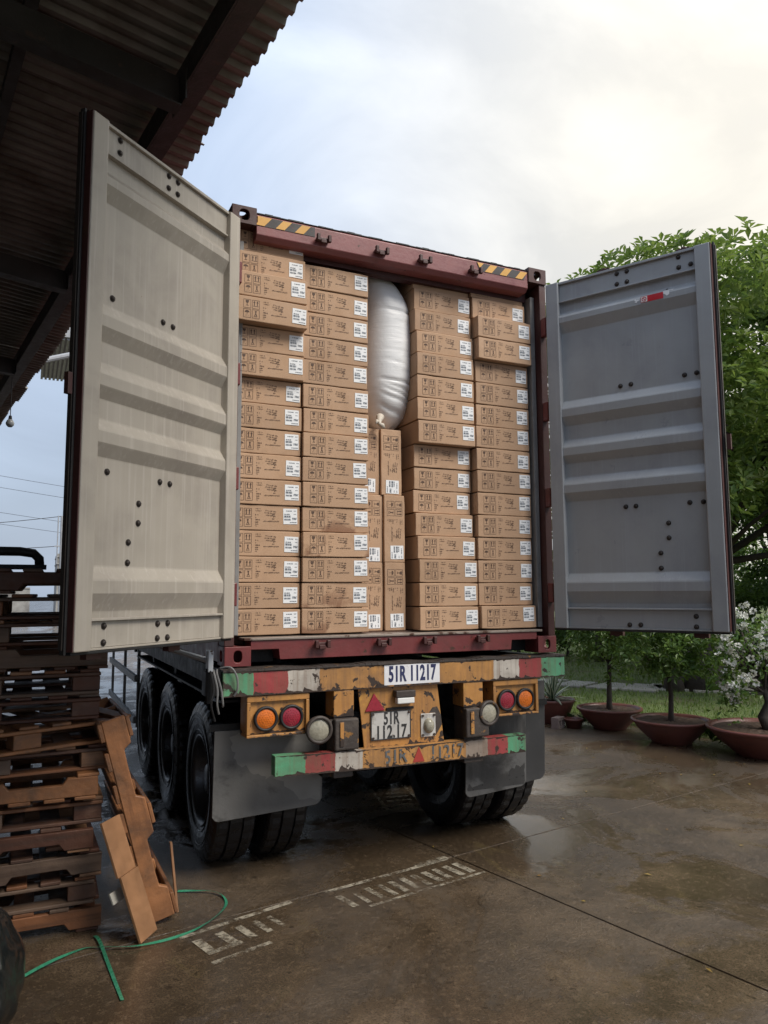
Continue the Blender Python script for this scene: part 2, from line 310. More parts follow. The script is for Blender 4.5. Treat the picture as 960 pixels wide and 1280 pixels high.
# ---------------------------------------------------------------- mesh helpers
class MB:
    def __init__(s): s.v = []; s.f = []
    def quad(s, *p):
        n = len(s.v); s.v += [tuple(x) for x in p]; s.f.append(tuple(range(n, n+len(p)))); return s
    def box(s, x0, x1, y0, y1, z0, z1, m=None):
        n = len(s.v)
        c = [(x0,y0,z0),(x1,y0,z0),(x1,y1,z0),(x0,y1,z0),(x0,y0,z1),(x1,y0,z1),(x1,y1,z1),(x0,y1,z1)]
        if m is not None: c = [tuple(m @ Vector(p)) for p in c]
        s.v += c
        s.f += [tuple(n+i for i in q) for q in ((0,3,2,1),(4,5,6,7),(0,1,5,4),(1,2,6,5),(2,3,7,6),(3,0,4,7))]
        return s
    def prism(s, poly, d, m=None):
        """poly: list of (a,b) in the XZ plane, extruded along +Y by d (from y=0); m places it."""
        n = len(s.v); k = len(poly)
        p = [Vector((a, 0, b)) for a, b in poly]+[Vector((a, d, b)) for a, b in poly]
        if m is not None: p = [m @ q for q in p]
        s.v += [tuple(q) for q in p]
        s.f.append(tuple(range(n, n+k))); s.f.append(tuple(range(n+2*k-1, n+k-1, -1)))
        for i in range(k):
            j = (i+1) % k; s.f.append((n+j, n+i, n+k+i, n+k+j))
        return s
    def tube(s, pts, rad, n=8, cap=True):
        pts = [Vector(p) for p in pts]; k0 = len(s.v)
        if not hasattr(rad, '__len__'): rad = [rad]*len(pts)
        prev = None
        for i, p in enumerate(pts):
            d = (pts[min(i+1, len(pts)-1)]-pts[max(i-1, 0)]).normalized()
            a = prev if prev is not None else (Vector((0, 0, 1)) if abs(d.z) < .9 else Vector((1, 0, 0)))
            a = (a-d*a.dot(d)); a = a.normalized() if a.length > 1e-6 else d.orthogonal().normalized()
            prev = a; b = d.cross(a)
            for q in range(n):
                t = 2*math.pi*q/n; s.v.append(tuple(p+(a*math.cos(t)+b*math.sin(t))*rad[i]))
        for i in range(len(pts)-1):
            for q in range(n):
                r = (q+1) % n
                s.f.append((k0+i*n+q, k0+i*n+r, k0+(i+1)*n+r, k0+(i+1)*n+q))
        if cap:
            s.f.append(tuple(k0+q for q in range(n-1, -1, -1))); e = k0+(len(pts)-1)*n; s.f.append(tuple(e+q for q in range(n)))
        return s
    def lathe(s, prof, n=32, m=None, fn=None):
        """prof: list of (r, h), turned round Z; m places it; fn(i, k, r) may change the radius of ring point i at step k."""
        k0 = len(s.v); L = len(prof)
        for k in range(n):
            t = 2*math.pi*k/n
            for i, (r, h) in enumerate(prof):
                if fn: r = fn(i, k, r)
                p = Vector((r*math.cos(t), r*math.sin(t), h)); s.v.append(tuple(m @ p) if m is not None else tuple(p))
        for k in range(n):
            k2 = (k+1) % n
            for i in range(L-1):
                s.f.append((k0+k*L+i, k0+k2*L+i, k0+k2*L+i+1, k0+k*L+i+1))
        return s
    def build(s, name, m, parent=None, bevel=0., smooth=False, world=True, seg=2, mats=None):
        me = bpy.data.meshes.new(name); me.from_pydata(s.v, [], s.f)
        for q in (mats or [m]): me.materials.append(MATS[q])
        if smooth: me.polygons.foreach_set('use_smooth', [True]*len(me.polygons))
        me.update()
        return place(name, me, parent, bevel, world, seg)
def place(name, me, parent=None, bevel=0., world=True, seg=2):
    o = bpy.data.objects.new(name, me); col.objects.link(o)
    if parent is not None:
        o.parent = parent
        if world: o.matrix_parent_inverse = basis(parent).inverted()
    if bevel:
        b = o.modifiers.new('bevel', 'BEVEL'); b.width = bevel; b.segments = seg; b.limit_method = 'ANGLE'; b.angle_limit = R(40)
    return o
def basis(o):
    m = o.matrix_basis.copy()
    return (basis(o.parent) @ o.matrix_parent_inverse @ m) if o.parent else m
def tag(o, label=None, cat=None, group=None, kind=None):
    if label: o['label'] = label
    if cat: o['category'] = cat
    if group: o['group'] = group
    if kind: o['kind'] = kind
    return o
def empty(name, loc, rz=0., label=None, cat=None, group=None):
    o = bpy.data.objects.new(name, None); col.objects.link(o); o.location = loc; o.rotation_euler = (0, 0, rz); o.empty_display_size = .1
    return tag(o, label, cat, group)
def copy_tree(o, parent=None):
    c = o.copy(); col.objects.link(c); c.parent = parent
    if parent is not None: c.matrix_parent_inverse = o.matrix_parent_inverse.copy()
    for ch in o.children: copy_tree(ch, c)
    return c
def disc(mb, c, r, axis, n=20, depth=.01):
    """a round plug: axis is the outward normal"""
    c = Vector(c); a = Vector(axis).normalized(); mb.tube([c, c+a*depth], r, n); return mb
def text_mesh(name, s, size, ext=.0008, bold=.0, sx=1., align='CENTER'):
    cu = bpy.data.curves.new(name, 'FONT'); cu.body = s; cu.size = size; cu.extrude = ext; cu.offset = bold; cu.align_x = align; cu.align_y = 'CENTER'
    cu.resolution_u = 3; cu.space_character = 1.05
    o = bpy.data.objects.new(name, cu); col.objects.link(o)
    dg = bpy.context.evaluated_depsgraph_get(); me = bpy.data.meshes.new_from_object(o.evaluated_get(dg))
    bpy.data.objects.remove(o); bpy.data.curves.remove(cu)
    # text lies in XY facing +Z: stand it up to face -Y
    me.transform(Matrix.Rotation(R(90), 4, 'X') @ Matrix.Diagonal((sx, 1, 1, 1))); me.materials.clear(); return me
def put_text(name, s, size, m, parent, loc, bold=.0, sx=1., rot=None):
    me = text_mesh(name, s, size, bold=bold, sx=sx); me.materials.append(MATS[m])
    me.transform(Matrix.Translation(loc) @ (rot or Matrix.Identity(4)))
    return place(name, me, parent)

# ================================================================ SETTING
SITE = R(10.2)
ground = tag(MB().quad((-300,-300,-.03),(300,-300,-.03),(300,300,-.03),(-300,300,-.03)).build('ground', 'joint_mud'), 'wet brown concrete yard with slab joints', kind='structure')
def subgrid_slab(w, d):
    mb = MB(); mb.box(-w/2, w/2, -d/2, d/2, -.12, 0); return mb
SW = 5.2; first = None
for i in range(-8, 3):
    for j in range(-5, 10):
        c, s_ = math.cos(SITE), math.sin(SITE)
        lx, ly = (i+.5)*SW, (j+.5)*SW
        x, y = .36+lx*c-ly*s_, .05+lx*s_+ly*c
        if x > 9.5: continue
        if first is None:
            first = subgrid_slab(SW-.011, SW-.011).build('concrete_slab', 'wet_concrete', ground, bevel=.003)
            o = first
        else:
            o = first.copy(); col.objects.link(o); o.parent = ground
        o.location = (x, y, 0); o.rotation_euler = (random.uniform(-.0004,.0004), random.uniform(-.0004,.0004), SITE)

# worn ladder-shaped paint marks on the concrete
def ladder(a, b, w, rungs, lines, z=.0045):
    """a->b runs along the ladder; rungs: list of (t, halfwidth); lines: list of (offset, t0, t1, halfwidth)"""
    a = Vector(a); b = Vector(b); d = b-a; L = d.length; d.normalize(); n = Vector((-d.y, d.x))
    mb = MB()
    def P(t, o): q = a+d*(t*L)+n*o; return (q.x, q.y, z)
    for t, hw in rungs:
        h = hw/L; sk = random.uniform(-.01, .01)
        mb.quad(P(t-h+sk, -w*.42), P(t+h+sk, -w*.42), P(t+h, w*.42), P(t-h, w*.42))
    for o_, t0, t1, hw in lines:
        k = 10
        for q in range(k):
            u0, u1 = t0+(t1-t0)*q/k, t0+(t1-t0)*(q+1)/k
            mb.quad(P(u0, o_-hw), P(u1, o_-hw), P(u1, o_+hw), P(u0, o_+hw))
    return mb
m1 = ladder((-1.45,-.535),(-.98,-.40), .2, [(.06,.026),(.32,.026),(.55,.022),(.75,.020),(.93,.016)], [(.16,-.05,1.35,.018),(-.19,-.06,.62,.016),(-.088,0,.40,.020)])
m1.build('ground_marking', 'worn_paint')['kind'] = 'structure'
m2 = ladder((-.60,-.335),(.345,-.155), .22, [(.03,.022),(.14,.016),(.24,.020),(.33,.018),(.42,.021),(.51,.022),(.60,.021),(.69,.023),(.78,.021),(.87,.023),(.96,.024)], [(.185,.0,.98,.017),(-.135,.10,1.02,.013),(.21,.72,1.0,.028)])
m2.build('ground_marking', 'worn_paint')['kind'] = 'structure'
m3 = ladder((.58,1.15),(.78,2.1), .26, [(t/8+.05,.018) for t in range(8)], [(.16,0,1,.015),(-.16,0,1,.015)])
m3.build('ground_marking', 'worn_paint')['kind'] = 'structure'

# lawn: sheet with a low soil edge
LE = [(4.35,30),(4.75,8),(4.95,4),(5.3,1.5),(6.1,-8),(7,-20)]
mb = MB(); top = []
for x, y in LE: top.append((x, y))
N = len(top)
for i in range(N-1):
    (x0,y0),(x1,y1) = top[i], top[i+1]
    mb.quad((x0,y0,.035),(x1,y1,.035),(160,y1,.06),(160,y0,.06)); mb.quad((x0,y0,.035),(x0-.06,y0,-.02),(x1-.06,y1,-.02),(x1,y1,.035))
mb.quad((4.35,30,.035),(160,30,.06),(160,260,.06),(4.35,260,.035))
mb.build('lawn', 'lawn_soil')['kind'] = 'structure'
def lawn_x(y):
    for (x0,y0),(x1,y1) in zip(LE, LE[1:]):
        if y1 <= y <= y0: return x0+(x1-x0)*(y0-y)/(y0-y1)
    return 5
rg = random.Random(3); mb = MB()
for i in range(52000):
    y = rg.uniform(-.5, 16); x = lawn_x(y)+rg.random()**1.6*13-.03
    h = rg.uniform(.03, .085)*(1.3 if rg.random() < .12 else 1); a = rg.uniform(0, math.tau); w = rg.uniform(.005, .010)
    lx, ly = rg.uniform(-.035,.035), rg.uniform(-.035,.035); ca, sa = math.cos(a)*w, math.sin(a)*w
    mb.quad((x-ca,y-sa,.03),(x+ca,y+sa,.03),(x+lx,y+ly,.03+h))
tag(mb.build('grass', 'grass_blade'), 'short green grass covering the lawn behind the pots', 'grass', kind='stuff')
# stepping stones
ORDN = ['first','second','third','fourth','fifth','sixth','seventh','eighth','ninth','tenth','eleventh','twelfth','thirteenth','fourteenth']
stones = [(7.0,6.9),(7.35,6.35),(7.7,5.9),(8.15,5.75),(8.5,5.35),(6.75,7.5),(8.9,4.9),(6.4,8.1),(9.3,4.4)]
for k, (x, y) in enumerate(stones):
    o = MB().prism([(-.42,0),(-.30,0),(.34,0),(.42,0),(.42,.045),(-.42,.045)], .5, Matrix.Translation((0,-.25,0))).build('stepping_stone', 'stone', None, bevel=.012) if k == 0 else o0.copy()
    if k == 0: o0 = o
    else: col.objects.link(o)
    o.location = (x, y, .03); o.rotation_euler = (0, 0, rg.uniform(-.4,.4)+.6); s_ = rg.uniform(.85,1.15); o.scale = (s_, s_*rg.uniform(.8,1.1), 1)
    tag(o, '%s flat grey stepping stone of the lawn path, counted from the left' % ORDN[sorted(stones).index((x, y))], 'stone', 'stepping stones across the lawn')

# ---------------------------------------------------------------- canopy on the left, with an added unseen wall
CAN_R = math.atan(.1476)
canopy = empty('canopy', (-1.035, 0, 0), CAN_R, 'dark corrugated steel canopy roof hanging over the left of the yard', 'canopy')
SL = math.tan(R(5)); EZ = 5.2
def cz(x): return EZ - x*SL           # height of the sheet at local x (x <= 0)
pitch_c = .13; teeth = [(0,0),(.022,0),(.045,.035),(.092,.035),(.115,0)]
def sheet_mesh():
    mb = MB(); prof = []
    for k in range(8): prof += [(k*pitch_c+a, b) for a, b in teeth]
    prof.append((8*pitch_c, 0)); xs = [-.02, -2.5, -5.2, -8.2]
    for x in xs: mb.v += [(x, a, cz(x)+b) for a, b in prof]
    L = len(prof)
    for i in range(len(xs)-1):
        for k in range(L-1): mb.f.append((i*L+k, i*L+k+1, (i+1)*L+k+1, (i+1)*L+k))
    return mb
sh0 = None
for k in range(-9, 19):
    if sh0 is None:
        sh0 = sheet_mesh().build('roof_sheet', 'roof_sheet', canopy, world=False); so = sh0.modifiers.new('thickness', 'SOLIDIFY'); so.thickness = .003; o = sh0
    else: o = sh0.copy(); col.objects.link(o)
    o.location = (rg.uniform(-.025, .02), k*8*pitch_c, rg.uniform(-.002, .002))
def canopy_member(name, x0, x1, y0, y1, z0, z1, rise=True, m='roof_steel'):
    mb = MB()
    zz = lambda x, z: z - (x*SL if rise else 0)
    n = 0
    mb.v += [(x0,y0,zz(x0,z0)),(x1,y0,zz(x1,z0)),(x1,y1,zz(x1,z0)),(x0,y1,zz(x0,z0)),(x0,y0,zz(x0,z1)),(x1,y0,zz(x1,z1)),(x1,y1,zz(x1,z1)),(x0,y1,zz(x0,z1))]
    mb.f += [(0,3,2,1),(4,5,6,7),(0,1,5,4),(1,2,6,5),(2,3,7,6),(3,0,4,7)]
    return mb.build(name, m, canopy, world=False)
# eave channel: web + two flanges
canopy_member('eave_beam', -.44, -.43, -9, 19, EZ-.17, EZ+.02, False)
canopy_member('eave_flange', -.428, -.30, -9, 19, EZ-.17, EZ-.16, False)
for x in (-1.35, -2.6, -3.9, -5.2, -6.5): canopy_member('purlin', x-.035, x+.035, -9, 19, EZ-.10, EZ-.012)
for y in (-6.9, -3.3, .3, 3.9, 7.5, 11.1, 14.7):
    canopy_member('rafter', -8.0, -.455, y-.004, y+.004, EZ-.33, EZ-.115)
    canopy_member('rafter_flange', -8.0, -.455, y-.06, y+.06, EZ-.345, EZ-.332)
    canopy_member('gusset', -.452, -.4415, y-.13, y+.13, EZ-.33, EZ-.12)
    MB().box(-7.95, -7.75, y-.1, y+.1, 0, EZ+.33).build('column', 'roof_steel', canopy, world=False)
# wall out of view beyond the canopy, added to darken the left side
wh = empty('unseen_warehouse', (-1.127, 0, 0), CAN_R, 'unseen wall added along the far left to darken the space under the canopy', 'unseen_warehouse')
MB().box(-8.5, -8.25, -9, 19, 0, 6.2).build('wall', 'wall_dark', wh, world=False)
for y in (-5, 4, 12): MB().box(-8.245, -8.2, y, y+3.4, 0, 3.6).build('roller_door', 'far_metal', wh, world=False)

# ---------------------------------------------------------------- far left background
b = empty('concrete_building', (-.2, 42, 0), 0, 'far grey concrete block below the power pole', 'building')
MB().box(-.75, .9, 42, 46, 0, 4.05).build('wall', 'far_concrete', b)
for z in (3.0, 3.45, 3.85): MB().box(-.78, .93, 41.94, 46, z, z+.07).build('ledge', 'far_concrete', b)
p = empty('power_pole', (-.66, 40, 0), 0, 'thin pale power pole with a cross arm far behind the pallets', 'power pole')
MB().tube([(-.62,40,0),(-.68,40,6.0)], [.09,.07], 8).build('pole', 'far_metal', p)
MB().box(-1.0, .6, 39.95, 40.05, 4.32, 4.38).build('cross_arm', 'far_metal', p)
MB().tube([(-.86,40,6.0),(-.86,40,3.4)], .03, 6).build('stay', 'far_metal', p)
wires = [((-14,40,4.9),(-.69,40,5.98)),((-14,40,4.2),(-.5,40,4.38)),((-22,46,11.6),(12,46,7.0)),((-22,46,10.9),(12,46,6.3)),((-22,46,9.4),(12,46,4.8)),((-22,46,8.6),(12,46,4.2))]
for k, (a, c) in enumerate(wires):
    a, c = Vector(a), Vector(c); pts = [a.lerp(c, t/12)-Vector((0,0,.3*4*(t/12)*(1-t/12))) for t in range(13)]
    o = MB().tube(pts, .018 if k < 2 else .012, 5).build('overhead_wire', 'wire')
    tag(o, ['overhead wire running to the top of the power pole','low overhead wire ending at the cross arm of the power pole','highest thin overhead wire in the sky left of the container','second highest thin overhead wire left of the container','third highest thin overhead wire left of the container','fourth highest thin overhead wire left of the container'][k], 'wire', 'overhead wires')
f = empty('far_shed', (-.6, 25, 0), CAN_R, 'grey corrugated shed roof glimpsed between canopy edge and open door', 'shed')
mb = MB()
for k in range(26): mb.box(-2.1+k*.16, -2.1+k*.16+.09, 25, 31, 11.1+k*.0, 11.18)
mb.build('roof_rib', 'far_metal', f); MB().box(-2.1, 2.1, 24.9, 31, 11.18, 12.6).build('roof_panel', 'far_metal', f)
MB().box(1.8, 2.0, 30, 30.2, 0, 11.1).build('post', 'far_metal', f)
MB().box(1.8, 2.0, 25.2, 25.4, 0, 11.1).build('post', 'far_metal', f)
MB().tube([(-2.35,14,7.0),(-.4,14.2,7.75)], .07, 10).build('brace', 'far_metal', f)
fw_ = empty('far_wall', (-6, 60, 0), 0, 'low pale perimeter wall far behind the pallets', 'wall')
MB().box(-40, -2, 60, 60.3, 0, 2.2).build('wall_panel', 'far_concrete', fw_); MB().box(-40, -2, 59.95, 60.35, 2.2, 2.3).build('coping', 'far_concrete', fw_)
bl = empty('hanging_bulb', (-2.62, 8, 4.3), 0, 'small round lamp bulb hanging below the canopy edge', 'lamp')
MB().tube([(-2.62,8,5.2),(-2.62,8,4.42)], .006, 6).build('cord', 'wire', bl)
MB().tube([(-2.62,8,4.44),(-2.62,8,4.38)], [.02,.028], 10).build('socket', 'rubber', bl)
MB().lathe([(.001,-.075),(.03,-.068),(.055,-.04),(.06,-.01),(.045,.03),(.025,.05)], 16, Matrix.Translation((-2.62,8,4.335))).build('bulb', 'glass_bulb', bl, smooth=True)

# ================================================================ CONTAINER
CZ, CH, W = 1.32, 2.896, 1.219; CT = CZ+CH
box = empty('shipping_container', (0, 0, CZ), 0, 'maroon shipping container with its rear doors swung open, full of cartons', 'shipping container')
def ring_plate(mb, w, h, t, hw, hh, m, n=16):
    """plate w x h (XZ, centred, y 0..t) with a rounded hole"""
    k0 = len(mb.v); hole = []; outer = []
    for i in range(n):
        a = math.tau*i/n; c, s = math.cos(a), math.sin(a)
        e = 2.6; hole.append((hw*math.copysign(abs(c)**(2/e), c), hh*math.copysign(abs(s)**(2/e), s)))
        q = max(abs(c)/(w/2), abs(s)/(h/2)); outer.append((c/q, s/q))
    # snap nearest outer points on the corners
    for cx in (-w/2, w/2):
        for cz_ in (-h/2, h/2):
            j = min(range(n), key=lambda i: (outer[i][0]-cx)**2+(outer[i][1]-cz_)**2); outer[j] = (cx, cz_)
    for y in (0, t):
        for L in (outer, hole):
            for a, c in L: mb.v.append(tuple(m @ Vector((a, y, c))))
    O0, H0, O1, H1 = k0, k0+n, k0+2*n, k0+3*n
    for i in range(n):
        j = (i+1) % n
        mb.f += [(O0+i,O0+j,H0+j,H0+i),(O1+j,O1+i,H1+i,H1+j),(O0+j,O0+i,O1+i,O1+j),(H0+i,H0+j,H1+j,H1+i)]
def casting(sx, yend, top, hole=(.032,.042)):
    """corner casting; sx -1 left / 1 right; yend 0 rear / 1 front; built at world coordinates"""
    mb = MB(); w, d, h, t = .162, .178, .118, .024
    x0, x1 = (-W, -W+w) if sx < 0 else (W-w, W)
    y0, y1 = (0, d) if yend == 0 else (12.19-d, 12.19)
    z0, z1 = (CT-h, CT) if top else (CZ, CZ+h)
    xc, yc, zc = (x0+x1)/2, (y0+y1)/2, (z0+z1)/2
    T = Matrix.Translation
    end = T((xc, y0, zc)) if yend == 0 else T((xc, y1-t, zc))
    ring_plate(mb, w, h, t, *hole, end)
    side = T((x0, yc, zc)) @ Matrix.Rotation(R(-90), 4, 'Z') if sx < 0 else T((x1-t, yc, zc)) @ Matrix.Rotation(R(-90), 4, 'Z')
    ring_plate(mb, d-2*t-.002, h-.002, t, .036, .034, side)
    ring_plate(mb, w-2*t-.002, d-2*t-.002, t, .03, .045, T((xc, yc, (z1 if top else z0+t))) @ Matrix.Rotation(R(-90), 4, 'X'))
    xi = (x1-t, x1) if sx < 0 else (x0, x0+t)
    mb.box(xi[0], xi[1], y0+t+.001, y1-t-.001, z0, z1)
    yi = (y1-t, y1) if yend == 0 else (y0, y0+t)
    mb.box(x0, x1, yi[0], yi[1], z0, z1)
    zi = (z0, z0+t) if top else (z1-t, z1)
    mb.box(x0+t+.001, x1-t-.001, y0+t+.001, y1-t-.001, zi[0]+.001, zi[1]-.001)
    return mb
for sx in (-1, 1):
    for ye in (0, 1):
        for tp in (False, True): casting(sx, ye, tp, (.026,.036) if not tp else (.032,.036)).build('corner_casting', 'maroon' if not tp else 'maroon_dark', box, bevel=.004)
# header rail
hd = MB(); hd.prism([(0,4.05),(0,4.175),(.02,4.19),(.12,4.19),(.12,4.02),(.03,4.02)], 2*(W-.163), Matrix.Translation((-W+.163,0,0)) @ Matrix(((0,1,0,0),(1,0,0,.012),(0,0,1,0),(0,0,0,1))))
hd.build('door_header', 'maroon_faded', box, bevel=.004)
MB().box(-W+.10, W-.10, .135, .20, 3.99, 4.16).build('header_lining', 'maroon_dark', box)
# uneven roof edge lip above the header
lip = MB(); n = 40
for i in range(n):
    x0, x1 = -1.05+2.1*i/n, -1.05+2.1*(i+1)/n
    lip.box(x0, x1+.0005*(i % 2), .022, .14, 4.192, 4.195+.0028*(math.sin(i*1.7)+math.sin(i*.63)*.6+1.4))
lip.build('roof_lip', 'rubber', box)
# hazard stripes
for side in (-1, 1):
    xs = [-1.045,-.985,-.91,-.85,-.78,-.72] if side < 0 else [.69,.75,.82,.88,.96,1.02]
    sl = .045
    MB().prism([(-1.052 if side < 0 else .625,4.108),(-.66 if side < 0 else 1.02,4.108),(-.66 if side < 0 else 1.045,4.172),(-1.052 if side < 0 else .60,4.172)], .0015, Matrix.Translation((0,.0095,0))).build('hazard_stripe', 'black_decal', box)
    for k in range(3):
        a, c = xs[2*k], xs[2*k+1]
        MB().prism([(a-.02,4.11),(c-.02,4.11),(c+.03,4.17),(a+.03,4.17)], .0015, Matrix.Translation((0,.0075,0))).build('hazard_stripe', 'yellow_decal', box)
    if side < 0: MB().prism([(-1.05,4.125),(-1.012,4.170),(-1.05,4.170)], .0015, Matrix.Translation((0,.0065,0))).build('hazard_stripe', 'yellow_decal', box)
    else: MB().prism([(.625,4.13),(.66,4.17),(.605,4.17)], .0015, Matrix.Translation((0,.0065,0))).build('hazard_stripe', 'yellow_decal', box)
# cam keepers
def keeper(x, z, top):
    mb = MB()
    mb.box(x-.045, x+.045, -.022 if not top else -.018, .006 if not top else .010, z-.012, z+.012)
    mb.box(x-.050, x-.028, -.045, -.019, z-.022, z+.026); mb.box(x+.028, x+.050, -.045, -.019, z-.022, z+.026)
    mb.box(x-.020, x+.020, -.034, -.0235, z-.030, z-.004)
    return mb
for x in (-.61, -.184, .152, .572):
    keeper(x, 4.09, True).build('cam_keeper', 'maroon_dark', box, bevel=.004); keeper(x, 1.437, False).build('cam_keeper', 'maroon_dark', box, bevel=.004)
# corner posts: outer section + inner jamb
for s in (-1, 1):
    xa, xb = sorted((s*W, s*(W-.06))); MB().box(xa, xb, .012, .16, CZ+.119, CT-.119).build('corner_post', 'maroon_dark', box, bevel=.005)
    xa, xb = sorted((s*(W-.062), s*(W-.10))); MB().box(xa, xb, .075, .20, CZ+.18, CT-.20).build('door_jamb', 'lining_grey', box, bevel=.005)
    for z in (1.75, 2.45, 3.1, 3.75):
        xa, xb = sorted((s*(W-.012), s*(W-.058))); MB().box(xa, xb, -.05, .010, z-.07, z+.07).build('hinge_lug', 'maroon', box, bevel=.006)
# sill with notches at both ends, threshold
sill = [(-1.056,1.416),(-.880,1.416),(-.872,1.352),(.832,1.352),(.840,1.418),(1.056,1.418),(1.056,1.470),(-1.056,1.470)]
MB().prism(sill, .14, Matrix.Translation((0,.014,0))).build('door_sill', 'maroon', box, bevel=.003)
MB().box(-1.10, 1.10, .004, .20, 1.4715, 1.487).build('threshold_plate', 'threshold', box, bevel=.003)
MB().box(-1.056, -.87, .16, .2, 1.33, 1.47).build('sill_backing', 'chassis_black', box)
MB().box(.84, 1.056, .16, .2, 1.33, 1.47).build('sill_backing', 'chassis_black', box)
MB().box(-1.156, 1.156, .205, 12.1, 1.44, 1.495).build('floor', 'ply_edge', box)
for s in (-1, 1):
    xa, xb = sorted((s*W, s*(W-.05))); MB().box(xa, xb, .18, 12.0, CZ+.02, CZ+.16).build('bottom_rail', 'maroon', box); MB().box(xa, xb, .18, 12.0, CT-.09, CT-.02).build('top_rail', 'maroon', box)
    prof = []; y = .17
    while y < 11.98: prof += [(y,0),(y+.07,0),(y+.138,.036),(y+.208,.036)]; y += .278
    mb = MB(); L = len(prof)
    for z in (CZ+.15, CT-.08): mb.v += [(s*(W-.008)-s*d, yy, z) for yy, d in prof]
    for k in range(L-1): mb.f.append((k, k+1, L+k+1, L+k))
    mb.build('side_wall', 'maroon', box)
    MB().box(*sorted((s*(W-.047), s*(W-.052))), .21, 11.95, CZ+.18, CT-.1).build('side_lining', 'lining_grey', box)
MB().box(-W+.05, W-.05, .15, 12.1, CT-.045, CT-.03).build('roof_panel', 'maroon', box)
MB().box(-W+.06, W-.06, 12.08, 12.15, CZ+.1, CT-.05).build('end_wall', 'maroon', box)

